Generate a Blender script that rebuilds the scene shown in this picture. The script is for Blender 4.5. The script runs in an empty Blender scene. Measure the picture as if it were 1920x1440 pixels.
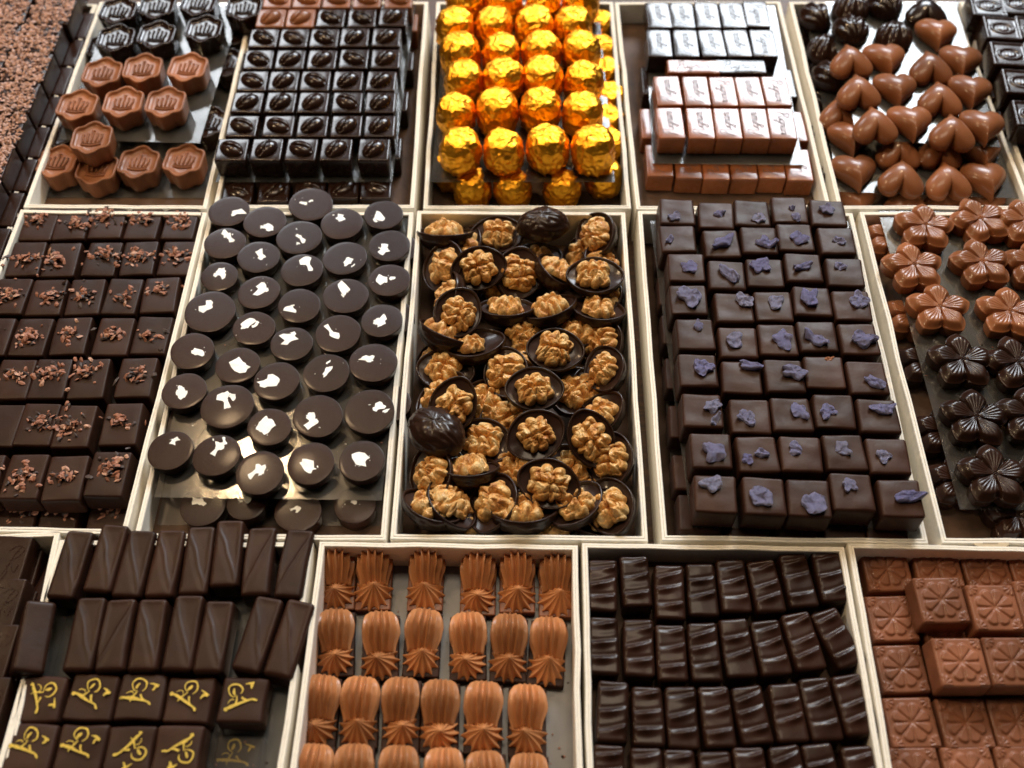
import bpy, math, random
from mathutils import Vector, Matrix, noise, Euler
from math import sin, cos, pi, radians, sqrt, atan2, hypot, exp
random.seed(7)
SC = bpy.context.scene
COL = SC.collection

# ---------------------------------------------------------------- camera
RIM = 0.035                      # height of the tray rims above the table
FPX, TILT, DIST = 1950.0, radians(56), 0.68
CAM = Vector((0, -DIST*cos(TILT), RIM + DIST*sin(TILT)))
cd = bpy.data.cameras.new('camera'); cam = bpy.data.objects.new('camera', cd); COL.objects.link(cam)
cam.location = CAM; cam.rotation_euler = (pi/2 - TILT, 0, 0)
cd.sensor_width = 36; cd.lens = FPX/1920*36; cd.clip_start = 0.01; cd.clip_end = 50
cd.dof.use_dof = True; cd.dof.focus_distance = 0.675; cd.dof.aperture_fstop = 5.0
SC.camera = cam

# ---------------------------------------------------------------- world, lamps, exposure
W = bpy.data.worlds.new('World'); SC.world = W; W.use_nodes = True
W.node_tree.nodes['Background'].inputs[0].default_value = (0.95, 0.86, 0.78, 1)
W.node_tree.nodes['Background'].inputs[1].default_value = 0.022
def area(name, loc, aim, sx, sy, power, col):
    l = bpy.data.lights.new(name, 'AREA'); l.shape = 'RECTANGLE'; l.size = sx; l.size_y = sy
    l.energy = power; l.color = col
    o = bpy.data.objects.new(name, l); COL.objects.link(o); o.location = loc
    o.rotation_euler = (Vector(aim) - Vector(loc)).to_track_quat('-Z', 'Y').to_euler()
    return o
def bulb(name, loc, power, rad, col=(1, 0.72, 0.42)):
    l = bpy.data.lights.new(name, 'POINT'); l.energy = power; l.shadow_soft_size = rad; l.color = col
    o = bpy.data.objects.new(name, l); COL.objects.link(o); o.location = loc
    return o
# the shop window behind the counter, and a narrower one further left
area('shop_window', (1.15, 3.2, 2.45), (0.1, 0.3, 0), 1.5, 0.9, 108, (0.86, 0.93, 1.0))
area('shop_window', (-1.25, 3.2, 2.25), (0, 0.3, 0), 1.0, 0.8, 32, (0.9, 0.95, 1.0))
# ceiling light over the counter and a few warm spots
area('ceiling_panel', (0.0, 0.55, 2.3), (0, 0.35, 0), 0.9, 0.5, 10, (1.0, 0.80, 0.58))
bulb('counter_spot', (-0.50, 0.62, 1.25), 10.5, 0.06, (1.0, 0.68, 0.38))
bulb('counter_spot', (0.55, 0.95, 1.35), 13.0, 0.045)
bulb('counter_spot', (-1.05, 0.15, 1.1), 12.0, 0.05)
SC.view_settings.view_transform = 'Standard'; SC.view_settings.look = 'None'
SC.view_settings.gamma = 1; SC.view_settings.use_curve_mapping = False
SC.view_settings.exposure = 0.5
SC.render.engine = 'CYCLES'
SC.cycles.max_bounces = 8; SC.cycles.transparent_max_bounces = 12
SC.cycles.caustics_reflective = False; SC.cycles.caustics_refractive = False

# ---------------------------------------------------------------- pixel -> place on a level plane
def U(px, py, z):
    x, y = px - 960, 720 - py
    d = Vector((x, y*sin(TILT) + FPX*cos(TILT), y*cos(TILT) - FPX*sin(TILT)))
    t = (z - CAM.z)/d.z
    return CAM + d*t
def mpp(px, py, z):                      # metres per photograph pixel, across
    p = U(px, py, z) - CAM
    return p.dot(Vector((0, cos(TILT), -sin(TILT))))/FPX
class Z:                                 # coordinates read off an enlarged crop
    def __init__(s, ox, oy, k): s.ox, s.oy, s.k = ox, oy, k
    def __call__(s, x, y): return (s.ox + x/s.k, s.oy + y/s.k)
ORD = ['first', 'second', 'third', 'fourth', 'fifth', 'sixth', 'seventh', 'eighth', 'ninth', 'tenth', 'eleventh', 'twelfth', 'thirteenth']

# ---------------------------------------------------------------- materials
def nt(name):
    m = bpy.data.materials.new(name); m.use_nodes = True
    n = m.node_tree; return m, n, n.nodes['Principled BSDF'], n.nodes, n.links
def ramp(nodes, stops):
    r = nodes.new('ShaderNodeValToRGB'); e = r.color_ramp.elements
    while len(e) < len(stops): e.new(0.5)
    for q, (p, c) in zip(e, stops): q.position = p; q.color = (*c, 1)
    return r
def coords(nodes, links, randomise=True):
    tc = nodes.new('ShaderNodeTexCoord')
    if not randomise: return tc.outputs['Object']
    oi = nodes.new('ShaderNodeObjectInfo'); mul = nodes.new('ShaderNodeMath'); mul.operation = 'MULTIPLY'
    mul.inputs[1].default_value = 37.0; links.new(oi.outputs['Random'], mul.inputs[0])
    add = nodes.new('ShaderNodeVectorMath'); add.operation = 'ADD'
    links.new(tc.outputs['Object'], add.inputs[0]); links.new(mul.outputs[0], add.inputs[1])
    return add.outputs[0]
def noise_tex(nodes, links, vec, scale, detail=4, rough=0.55):
    t = nodes.new('ShaderNodeTexNoise'); t.inputs['Scale'].default_value = scale
    t.inputs['Detail'].default_value = detail; t.inputs['Roughness'].default_value = rough
    links.new(vec, t.inputs['Vector']); return t
def bump(nodes, links, bs, height, strength, dist, prev=None):
    b = nodes.new('ShaderNodeBump'); b.inputs['Strength'].default_value = strength; b.inputs['Distance'].default_value = dist
    links.new(height, b.inputs['Height'])
    if prev: links.new(prev.outputs[0], b.inputs['Normal'])
    links.new(b.outputs[0], bs.inputs['Normal']); return b
def choc(name, col, rough=0.38, coat=0.0, bumpd=0.0002, scale=140, sub=0.0, spec=0.20, var=0.25):
    m, n, b, N, L = nt(name); v = coords(N, L)
    t = noise_tex(N, L, v, scale*0.5, 5)
    lo = tuple(c*(1-var) for c in col); hi = tuple(min(1, c*(1+var)) for c in col)
    r = ramp(N, [(0.3, lo), (0.7, hi)]); L.new(t.outputs['Fac'], r.inputs['Fac'])
    oi = N.new('ShaderNodeObjectInfo'); hs = N.new('ShaderNodeHueSaturation')
    mr = N.new('ShaderNodeMapRange'); mr.inputs['To Min'].default_value = 0.82; mr.inputs['To Max'].default_value = 1.18
    L.new(oi.outputs['Random'], mr.inputs['Value']); L.new(mr.outputs[0], hs.inputs['Value'])
    L.new(r.outputs[0], hs.inputs['Color']); L.new(hs.outputs[0], b.inputs['Base Color'])
    t2 = noise_tex(N, L, v, scale*1.3, 3)
    rr = N.new('ShaderNodeMapRange'); rr.inputs['To Min'].default_value = rough*0.8; rr.inputs['To Max'].default_value = rough*1.25
    L.new(t2.outputs['Fac'], rr.inputs['Value']); L.new(rr.outputs[0], b.inputs['Roughness'])
    ts = noise_tex(N, L, v, 38, 6, 0.7); sc_ = ramp(N, [(0.52, (0, 0, 0)), (0.72, (1, 1, 1))]); L.new(ts.outputs['Fac'], sc_.inputs['Fac'])
    ad = N.new('ShaderNodeMath'); ad.operation = 'MULTIPLY_ADD'; ad.inputs[1].default_value = 0.14; L.new(sc_.outputs[0], ad.inputs[0]); L.new(rr.outputs[0], ad.inputs[2]); L.new(ad.outputs[0], b.inputs['Roughness'])
    b.inputs['Specular IOR Level'].default_value = spec
    if coat: b.inputs['Coat Weight'].default_value = coat; b.inputs['Coat Roughness'].default_value = 0.12
    if sub:
        b.inputs['Subsurface Weight'].default_value = sub; b.inputs['Subsurface Radius'].default_value = (0.004, 0.002, 0.001)
        b.inputs['Subsurface Scale'].default_value = 1.0
    b1 = bump(N, L, b, t.outputs['Fac'], 0.35, bumpd*3)
    t3 = noise_tex(N, L, v, scale*6, 3)
    bump(N, L, b, t3.outputs['Fac'], 0.25, bumpd*0.6, b1)
    return m
M = {}
M['dark_satin'] = choc('dark_satin_chocolate', (0.03, 0.0115, 0.0066), 0.4, 0)
M['dark_matte'] = choc('dark_matte_chocolate', (0.032, 0.0125, 0.0072), 0.46, 0, scale=120)
M['dark_gloss'] = choc('dark_glossy_chocolate', (0.021, 0.0085, 0.005), 0.24, 0.35, 0.0001, 90)
M['dark_flower'] = choc('dark_flower_chocolate', (0.026, 0.0105, 0.006), 0.30, 0.15, 0.0001, 90)
M['dark_disc'] = choc('dark_disc_chocolate', (0.024, 0.0085, 0.0052), 0.26, 0.1, 0.0001, 90)
M['violet_couverture'] = choc('dark_couverture', (0.04, 0.0158, 0.009), 0.42, 0, 0.0003, 90)
M['dark_bar'] = choc('dark_bar_chocolate', (0.026, 0.01, 0.0058), 0.32, 0.1, 0.0003, 90)
M['milk_gloss'] = choc('milk_glossy_chocolate', (0.255, 0.093, 0.037), 0.33, 0.22, 0.0001, 90)
M['milk_satin'] = choc('milk_satin_chocolate', (0.275, 0.106, 0.046), 0.38, 0.1, 0.0001, 120)
M['milk_print'] = choc('milk_bar_chocolate', (0.25, 0.078, 0.026), 0.26, 0.4, 0.0001, 120)
M['milk_square'] = choc('milk_square_chocolate', (0.21, 0.080, 0.040), 0.36, 0.1, 0.0001, 120)
M['cream'] = choc('hazelnut_cream', (0.47, 0.205, 0.082), 0.34, 0.12, 0.0002, 160, var=0.12)
M['cup'] = choc('walnut_cup_chocolate', (0.024, 0.0105, 0.0062), 0.32, 0.2, 0.0003, 120)
M['ganache'] = choc('ganache', (0.034, 0.0165, 0.0115), 0.32, 0.2, 0.0002, 60)
def kernel_mat():
    m, n, b, N, L = nt('walnut_kernel'); v = coords(N, L)
    t = noise_tex(N, L, v, 170, 5); r = ramp(N, [(0.32, (0.48, 0.18, 0.035)), (0.5, (0.80, 0.43, 0.125)), (0.68, (0.95, 0.69, 0.33))])
    L.new(t.outputs['Fac'], r.inputs['Fac']); L.new(r.outputs[0], b.inputs['Base Color'])
    b.inputs['Roughness'].default_value = 0.42; b.inputs['Coat Weight'].default_value = 0.15
    wv = N.new('ShaderNodeTexVoronoi'); wv.feature = 'DISTANCE_TO_EDGE'; wv.inputs['Scale'].default_value = 330
    tw = noise_tex(N, L, v, 300, 4); mv = N.new('ShaderNodeVectorMath'); mv.operation = 'MULTIPLY_ADD'; mv.inputs[1].default_value = (.006, .006, .006)
    L.new(tw.outputs['Color'], mv.inputs[0]); L.new(v, mv.inputs[2]); L.new(mv.outputs[0], wv.inputs['Vector'])
    vr = ramp(N, [(0.0, (.45, .45, .45)), (0.12, (1, 1, 1))]); L.new(wv.outputs['Distance'], vr.inputs['Fac'])
    mx = N.new('ShaderNodeMix'); mx.data_type = 'RGBA'; mx.blend_type = 'MULTIPLY'; mx.inputs['Factor'].default_value = .55
    L.new(r.outputs[0], mx.inputs['A']); L.new(vr.outputs[0], mx.inputs['B']); L.new(mx.outputs['Result'], b.inputs['Base Color'])
    t2 = noise_tex(N, L, v, 420, 6, .7); b1 = bump(N, L, b, t2.outputs['Fac'], 0.9, 0.0012); bump(N, L, b, wv.outputs['Distance'], 0.5, 0.0006, b1); return m
M['kernel'] = kernel_mat()
def plain(name, col, rough, metal=0, spec=0.5, nscale=0, nd=0.0002, var=0.1):
    m, n, b, N, L = nt(name); v = coords(N, L)
    t = noise_tex(N, L, v, nscale or 100, 4)
    r = ramp(N, [(0.3, tuple(c*(1-var) for c in col)), (0.7, tuple(min(1, c*(1+var)) for c in col))])
    L.new(t.outputs['Fac'], r.inputs['Fac']); L.new(r.outputs[0], b.inputs['Base Color'])
    b.inputs['Roughness'].default_value = rough; b.inputs['Metallic'].default_value = metal; b.inputs['Specular IOR Level'].default_value = spec
    bump(N, L, b, t.outputs['Fac'], 0.4, nd); return m
M['nib'] = plain('cocoa_nib', (0.31, 0.13, 0.078), 0.55, 0, 0.4, 500, 0.0003, 0.45)
M['nib_dark'] = plain('cocoa_nib_dark', (0.055, 0.035, 0.03), 0.55, 0, 0.4, 500, 0.0003, 0.4)
M['nib_pale'] = plain('cocoa_nib_pale', (0.46, 0.25, 0.165), 0.55, 0, 0.4, 500, 0.0003, 0.35)
M['nib_rose'] = plain('cocoa_nib_rose', (0.44, 0.26, 0.20), 0.5, 0, 0.5, 500, 0.0003, 0.35)
M['leaf'] = plain('silver_leaf', (0.9, 0.9, 0.87), 0.45, 0.15, 0.6, 400, 0.0002, 0.05)
M['card'] = plain('cream_cardboard', (0.92, 0.87, 0.76), 0.6, 0, 0.3, 350, 0.00012, 0.05)
M['liner'] = plain('brown_liner_paper', (0.10, 0.055, 0.032), 0.6, 0, 0.3, 60, 0.0002, 0.3)  # brown tray floor; shade over the cream card base is put into the colour
M['grey_liner'] = plain('grey_liner', (0.16, 0.155, 0.15), 0.35, 0, 0.5, 30, 0.0004, 0.15)
M['gold_ink'] = plain('gold_ink', (0.62, 0.44, 0.06), 0.5, 0.1, 0.5, 900, 0.0002, 0.35)
M['grey_ink'] = plain('embossed_ink', (0.10, 0.06, 0.05), 0.6, 0, 0.3, 900, 0.0001, 0.3)
M['faint_ink'] = plain('faint_ink', (0.05, 0.04, 0.045), 0.42, 0, 0.5, 700, 0.0001, 0.4)
M['brown_ink'] = plain('brown_ink', (0.085, 0.04, 0.03), 0.5, 0, 0.4, 700, 0.0001, 0.5)
M['paper_tag'] = plain('paper_tag', (0.62, 0.5, 0.33), 0.7, 0, 0.2, 300, 0.0001, 0.08)
def violet_mat():
    m, n, b, N, L = nt('sugared_violet'); v = coords(N, L)
    t = noise_tex(N, L, v, 260, 4); r = ramp(N, [(0.3, (0.10, 0.10, 0.30)), (0.5, (0.29, 0.28, 0.62)), (0.68, (0.66, 0.64, 0.92))])
    L.new(t.outputs['Fac'], r.inputs['Fac'])
    vo = N.new('ShaderNodeTexVoronoi'); vo.inputs['Scale'].default_value = 1100; L.new(v, vo.inputs['Vector'])
    r2 = ramp(N, [(0.0, (1, 1, 1)), (0.34, (0, 0, 0))]); L.new(vo.outputs['Distance'], r2.inputs['Fac'])
    mx = N.new('ShaderNodeMix'); mx.data_type = 'RGBA'; L.new(r2.outputs[0], mx.inputs['Factor']); L.new(r.outputs[0], mx.inputs['A'])
    mx.inputs['B'].default_value = (0.82, 0.82, 0.95, 1)
    oi = N.new('ShaderNodeObjectInfo'); hs = N.new('ShaderNodeHueSaturation'); m1 = N.new('ShaderNodeMapRange'); m1.inputs['To Min'].default_value = .62; m1.inputs['To Max'].default_value = 1.0
    L.new(oi.outputs['Random'], m1.inputs['Value']); L.new(m1.outputs[0], hs.inputs['Saturation']); hs.inputs['Value'].default_value = 1.1
    L.new(mx.outputs['Result'], hs.inputs['Color']); L.new(hs.outputs[0], b.inputs['Base Color'])
    b.inputs['Roughness'].default_value = 0.38
    bump(N, L, b, vo.outputs['Distance'], 1.0, 0.0010); return m
M['violet'] = violet_mat()
def foil_mat():
    m, n, b, N, L = nt('gold_foil'); v = coords(N, L)
    b.inputs['Metallic'].default_value = 1; b.inputs['Base Color'].default_value = (1.0, 0.46, 0.03, 1); b.inputs['Roughness'].default_value = 0.40
    vo = N.new('ShaderNodeTexVoronoi'); vo.inputs['Scale'].default_value = 190; L.new(v, vo.inputs['Vector'])
    t = noise_tex(N, L, v, 95, 5, 0.6)
    b1 = bump(N, L, b, vo.outputs['Distance'], 0.5, 0.0014); bump(N, L, b, t.outputs['Fac'], 0.45, 0.0022, b1); return m
M['foil'] = foil_mat()
def sheet_mat():
    m = bpy.data.materials.new('clear_plastic'); m.use_nodes = True; n = m.node_tree; N, L = n.nodes, n.links
    N.remove(N['Principled BSDF']); out = N['Material Output']
    tr = N.new('ShaderNodeBsdfTransparent'); tr.inputs[0].default_value = (0.93, 0.93, 0.92, 1)
    gl = N.new('ShaderNodeBsdfGlossy'); gl.inputs['Roughness'].default_value = 0.14
    df = N.new('ShaderNodeBsdfDiffuse'); df.inputs[0].default_value = (0.62, 0.62, 0.60, 1)
    fr = N.new('ShaderNodeFresnel'); fr.inputs[0].default_value = 1.5
    tc = N.new('ShaderNodeTexCoord'); t = N.new('ShaderNodeTexNoise'); t.inputs['Scale'].default_value = 22; t.inputs['Detail'].default_value = 5
    L.new(tc.outputs['Object'], t.inputs['Vector'])
    bp = N.new('ShaderNodeBump'); bp.inputs['Strength'].default_value = 0.15; bp.inputs['Distance'].default_value = 0.002
    L.new(t.outputs['Fac'], bp.inputs['Height']); L.new(bp.outputs[0], gl.inputs['Normal'])
    mr = N.new('ShaderNodeMapRange'); mr.inputs['From Min'].default_value = 0.35; mr.inputs['From Max'].default_value = 0.7
    mr.inputs['To Min'].default_value = 0.025; mr.inputs['To Max'].default_value = 0.08; L.new(t.outputs['Fac'], mr.inputs['Value'])
    m1 = N.new('ShaderNodeMixShader'); L.new(mr.outputs[0], m1.inputs[0]); L.new(tr.outputs[0], m1.inputs[1]); L.new(df.outputs[0], m1.inputs[2])
    m2 = N.new('ShaderNodeMixShader'); L.new(fr.outputs[0], m2.inputs[0]); L.new(m1.outputs[0], m2.inputs[1]); L.new(gl.outputs[0], m2.inputs[2])
    L.new(m2.outputs[0], out.inputs['Surface']); return m
M['sheet'] = sheet_mat()
def wood_mat():
    m, n, b, N, L = nt('dark_oiled_wood'); tc = N.new('ShaderNodeTexCoord')
    mp = N.new('ShaderNodeMapping'); mp.inputs['Scale'].default_value = (6, 160, 20); L.new(tc.outputs['Object'], mp.inputs['Vector'])
    t = noise_tex(N, L, mp.outputs[0], 3, 7, 0.65)
    r = ramp(N, [(0.3, (0.022, 0.010, 0.005)), (0.55, (0.085, 0.040, 0.018)), (0.75, (0.16, 0.08, 0.035))])
    L.new(t.outputs['Fac'], r.inputs['Fac']); L.new(r.outputs[0], b.inputs['Base Color']); b.inputs['Roughness'].default_value = 0.5
    bump(N, L, b, t.outputs['Fac'], 0.5, 0.001); return m
M['wood'] = wood_mat()

# ---------------------------------------------------------------- mesh helpers
def mesh(name, verts, faces, mats, smooth=True, fm=None):
    me = bpy.data.meshes.new(name); me.from_pydata([tuple(v) for v in verts], [], faces); me.update()
    for q in (mats if isinstance(mats, (list, tuple)) else [mats]): me.materials.append(M[q])
    if smooth: me.polygons.foreach_set('use_smooth', [True]*len(me.polygons))
    if fm: me.polygons.foreach_set('material_index', fm)
    me.update(); return me
def add(name, me, parent=None, loc=(0, 0, 0), rot=(0, 0, 0), scale=(1, 1, 1)):
    o = bpy.data.objects.new(name, me); COL.objects.link(o); o.location = loc; o.rotation_euler = rot; o.scale = scale
    if parent: o.parent = parent
    return o
def tag(o, label, cat, group=None):
    o['label'] = label; o['category'] = cat
    if group: o['group'] = group
    return o
def thing(name, label, cat, loc, rz=0, group=None):
    o = add(name, None, None, loc, (0, 0, rz)); o.empty_display_size = 0.01; return tag(o, label, cat, group)
def sstep(a, b, x):
    t = min(1, max(0, (x-a)/(b-a))); return t*t*(3-2*t)
def rbox(name, w, d, h, r, mat, nx=5, ny=5, nz=2, top=None, taper=0.0, seed=0, amp=0.0, freq=60, edge=None):
    """rounded box standing on z=0 with an optional relief on its top face"""
    def ax(half, n):
        e = [0, .42*r, .73*r, r]
        lo = [-half+q for q in e]; inner = [(-half+r) + (2*half-2*r)*i/(n+1) for i in range(1, n+1)]
        return lo + inner + [-q for q in reversed(lo)]
    X, Y, ZZ = ax(w/2, nx), ax(d/2, ny), ax(h/2, nz)
    idx, verts, faces = {}, [], []
    def vid(i, j, k):
        if (i, j, k) in idx: return idx[i, j, k]
        x, y, z = X[i], Y[j], ZZ[k]
        ix = max(-w/2+r, min(w/2-r, x)); iy = max(-d/2+r, min(d/2-r, y)); iz = max(-h/2+r, min(h/2-r, z))
        q = Vector((x-ix, y-iy, z-iz)); l = q.length
        p = Vector((ix, iy, iz)) + (q*(r/l) if l > 1e-9 else q)
        if top and k == len(ZZ)-1:
            em = sstep(0, edge or r*1.6, min(w/2-abs(x), d/2-abs(y)))
            p.z += top(x, y)*em
        p.z += h/2
        s = 1 + taper*(1 - p.z/h); p.x *= s; p.y *= s
        if amp:
            nv = noise.noise_vector(p*freq + Vector((seed*7.3, seed*3.1, seed*1.7)))
            p += nv*amp*(0.25 if p.z < h*0.1 else 1)
        verts.append(p); idx[i, j, k] = len(verts)-1; return idx[i, j, k]
    a, b, c = len(X)-1, len(Y)-1, len(ZZ)-1
    for i in range(a):
        for j in range(b):
            faces.append((vid(i, j, c), vid(i+1, j, c), vid(i+1, j+1, c), vid(i, j+1, c)))
            faces.append((vid(i, j, 0), vid(i, j+1, 0), vid(i+1, j+1, 0), vid(i+1, j, 0)))
    for k in range(c):
        for i in range(a):
            faces.append((vid(i, 0, k), vid(i+1, 0, k), vid(i+1, 0, k+1), vid(i, 0, k+1)))
            faces.append((vid(i, b, k), vid(i, b, k+1), vid(i+1, b, k+1), vid(i+1, b, k)))
        for j in range(b):
            faces.append((vid(0, j, k), vid(0, j, k+1), vid(0, j+1, k+1), vid(0, j+1, k)))
            faces.append((vid(a, j, k), vid(a, j+1, k), vid(a, j+1, k+1), vid(a, j, k+1)))
    return mesh(name, verts, faces, mat)
def loft(name, outline, rings, mat, tipz, bottom=True, zf=None, smooth=True, core=None):
    """rings: (scale, z) from the foot up to the middle; outline: list of (x, y)"""
    n = len(outline); verts, faces = [], []
    for s, z in rings:
        for qi, (x, y) in enumerate(outline):
            if core: w_ = min(1, (1-s)*1.15) if z > core[2] else 0; a_ = core[3][qi]; x += (core[0]*cos(a_)-x)*w_; y += (core[1]*sin(a_)-y)*w_
            verts.append((x*s, y*s, z + (zf(x*s, y*s, s) if zf else 0)))
    for q in range(len(rings)-1):
        for i in range(n):
            j = (i+1) % n; faces.append((q*n+i, q*n+j, (q+1)*n+j, (q+1)*n+i))
    c = len(verts); verts.append((0, 0, tipz + (zf(0, 0, 0) if zf else 0))); q = len(rings)-1
    for i in range(n): faces.append((q*n+i, q*n+(i+1) % n, c))
    if bottom:
        c = len(verts); verts.append((0, 0, rings[0][1]))
        for i in range(n): faces.append(((i+1) % n, i, c))
    return mesh(name, verts, faces, mat, smooth)
def prism(name, pts, z0, z1, mat, loc=None):
    n = len(pts); v = [(p[0], p[1], z0) for p in pts] + [(p[0], p[1], z1) for p in pts]
    f = [tuple(range(n-1, -1, -1)), tuple(range(n, 2*n))] + [(i, (i+1) % n, n+(i+1) % n, n+i) for i in range(n)]
    return mesh(name, v, f, mat, False)
def catmull(pts, m=5, closed=False):
    out = []; n = len(pts)
    for i in range(n if closed else n-1):
        g = lambda k: Vector(pts[k % n] if closed else pts[max(0, min(n-1, k))])
        p0, p1, p2, p3 = g(i-1), g(i), g(i+1), g(i+2)
        for q in range(m):
            t = q/m; out.append(0.5*((2*p1) + (p2-p0)*t + (2*p0-5*p1+4*p2-p3)*t*t + (3*p1-p0-3*p2+p3)*t*t*t))
    if not closed: out.append(Vector(pts[-1]))
    return out
def ribbons(strokes, z, mat, name, dz=0.00003, th=0.00012, m=4):
    """flat inked strokes: (points, widths) lists"""
    verts, faces = [], []
    for si, (pts, ws) in enumerate(strokes):
        P = catmull([(a, b) for a, b in pts], m) if len(pts) > 1 else [Vector(pts[0]), Vector(pts[0])+Vector((1e-4, 0))]
        n = len(P); base = len(verts); zz = z + th + dz*si
        for i, p in enumerate(P):
            t = (P[min(n-1, i+1)] - P[max(0, i-1)]); t = t.normalized() if t.length > 1e-12 else Vector((1, 0))
            u = i/(n-1)*(len(ws)-1); k = min(len(ws)-2, int(u)) if len(ws) > 1 else 0
            w = ws[k] + (ws[k+1]-ws[k])*(u-k) if len(ws) > 1 else ws[0]
            nrm = Vector((-t.y, t.x))*w/2
            verts += [(p.x+nrm.x, p.y+nrm.y, zz), (p.x-nrm.x, p.y-nrm.y, zz)]
        faces += [(base+2*i, base+2*i+1, base+2*i+3, base+2*i+2) for i in range(n-1)]
    return mesh(name, verts, faces, mat, False)
def ellipsoid_pts(c, r, n, m, verts, faces):
    b = len(verts)
    for i in range(m+1):
        for j in range(n):
            t, a = pi*i/m, 2*pi*j/n
            verts.append((c[0]+r[0]*sin(t)*cos(a), c[1]+r[1]*sin(t)*sin(a), c[2]+r[2]*cos(t)))
    for i in range(m):
        for j in range(n):
            k = (j+1) % n; faces.append((b+i*n+j, b+(i+1)*n+j, b+(i+1)*n+k, b+i*n+k))
def grid_angle(rows, z):
    s = Vector((0, 0, 0))
    for r in rows:
        for a, b in zip(r, r[1:]): s += U(*b, z) - U(*a, z)
    return atan2(s.y, s.x)
def in_row(d, a, i, b, j): return f'{d}, {ORD[i]} from {a}, {ORD[j]} row from {b}'

# ================================================================ the counter and the trays
tb = add('table_top', rbox('table_top', 2.6, 1.9, 0.04, 0.004, 'wood'), None, (0.0, 0.35, -0.04)); tb['kind'] = 'structure'
TW = 0.0034
def tray(label, BL, BR, FR, FL, floor=0.0015, floor_mat='liner'):
    p = [U(*q, RIM) for q in (BL, BR, FR, FL)]
    c = (p[0]+p[1]+p[2]+p[3])/4; ex = ((p[1]-p[0]) + (p[2]-p[3]))/2; ey = ((p[0]-p[3]) + (p[1]-p[2]))/2
    w, d = ex.length, ey.length; a = (atan2(ex.y, ex.x) + atan2(-ey.x, ey.y))/2
    t = thing('cardboard_tray', label, 'tray', (c.x, c.y, 0), a, 'cream cardboard trays')
    add('base', prism('tray_base', [(-w/2+.002, -d/2+.002), (w/2-.002, -d/2+.002), (w/2-.002, d/2-.002), (-w/2+.002, d/2-.002)], 0.0, floor, floor_mat), t)
    # folded double wall: outer leaf, fold groove, slightly higher inner leaf
    prof = [(0, 0), (0, RIM-.0008), (.0003, RIM-.0002), (.0014, RIM-.0002), (.0016, RIM-.0003), (.0017, RIM-.0008), (.0018, RIM-.0003),
            (.0020, RIM), (TW-.0004, RIM), (TW, RIM-.0006), (TW, 0)]
    cs = [(-w/2, d/2), (w/2, d/2), (w/2, -d/2), (-w/2, -d/2)]; ins = [(1, -1), (-1, -1), (-1, 1), (1, 1)]
    rnd = random.Random(label)
    for k in range(4):
        l = (k+1) % 4; V = []
        for s in range(9):
            u = s/8
            bow = sin(pi*u)*rnd.uniform(-.0006, .0006)
            for (o, z) in prof:
                ax, ay = cs[k][0]+ins[k][0]*o, cs[k][1]+ins[k][1]*o; bx, by = cs[l][0]+ins[l][0]*o, cs[l][1]+ins[l][1]*o
                nx_, ny_ = (0, 1) if k in (0, 2) else (1, 0)
                V.append((ax+(bx-ax)*u+nx_*bow*z/RIM, ay+(by-ay)*u+ny_*bow*z/RIM, z))
        n = len(prof)
        F = [(s*n+i, s*n+i+1, (s+1)*n+i+1, (s+1)*n+i) for s in range(8) for i in range(n-1)]
        add('wall', mesh('tray_wall', V, F, 'card', False), t)
    return t, a
SHEETS = []
def sheet(label, px, z, th=0.0004):
    P = [U(*q, z) for q in px]; c = sum(P, Vector())/len(P)
    o = add('plastic_sheet', prism('plastic_sheet', [(p.x-c.x, p.y-c.y) for p in P][::-1], 0, th, 'sheet'), None, (c.x, c.y, z-th))
    return tag(o, label, 'plastic sheet', 'clear plastic layer sheets')

tray('cream cardboard tray holding nib-covered blocks beside crown chocolates', (-80, 4), (182, 4), (24, 388), (-330, 386), .014)
tray('cream cardboard tray holding crown-stamped chocolates', (196, 4), (476, 3), (391, 390), (31, 390), .0165)
tray('cream cardboard tray holding coffee bean squares', (484, 3), (800, 3), (780, 390), (397, 390), .0145)
tray('cream cardboard tray holding gold foil balls', (816, 3), (1152, 3), (1181, 391), (796, 391), .0065)
tray('cream cardboard tray holding script-printed bars', (1158, 3), (1454, 3), (1570, 391), (1187, 391), .0155)
tray('cream cardboard tray holding chocolate hearts and shells', (1476, 3), (1792, 3), (1934, 392), (1576, 391), .012)
tray('cream cardboard tray holding oval-stamped dark squares beside the hearts', (1800, 3), (2110, 3), (2300, 392), (1945, 392), .02)
tray('cream cardboard tray with dark contents beside the nib squares tray', (-320, 394), (44, 394), (-225, 1000), (-680, 996), .004)
tray('cream cardboard tray holding squares topped with cocoa nibs', (50, 395), (386, 395), (240, 1000), (-212, 996), .0025)
tray('cream cardboard tray holding discs with silver leaf', (393, 396), (779, 396), (719, 1012), (250, 1009), .0165)
tray('cream cardboard tray holding walnut cups', (786, 396), (1174, 396), (1213, 1013), (726, 1012), .002)
tray('cream cardboard tray holding violet-topped squares', (1196, 397), (1606, 397), (1732, 1017), (1241, 1015), .003)
tray('cream cardboard tray holding milk and dark flowers', (1612, 397), (1990, 397), (2236, 1019), (1766, 1018), .0165)
tray('cream cardboard tray holding stamped dark tablets beside diagonal bars', (-360, 1006), (102, 1007), (0, 1570), (-520, 1570), .010)
tray('cream cardboard tray holding diagonal-ridged bars and gold-printed squares', (112, 1012), (590, 1016), (508, 1600), (-52, 1596), .0065, 'grey_liner')
tray('cream cardboard tray holding piped hazelnut cream fingers', (599, 1016), (1087, 1020), (1092, 1606), (522, 1600), .009, 'grey_liner')
tray('cream cardboard tray holding ridged dark bars', (1093, 1020), (1588, 1022), (1680, 1608), (1102, 1606), .0165)
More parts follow.
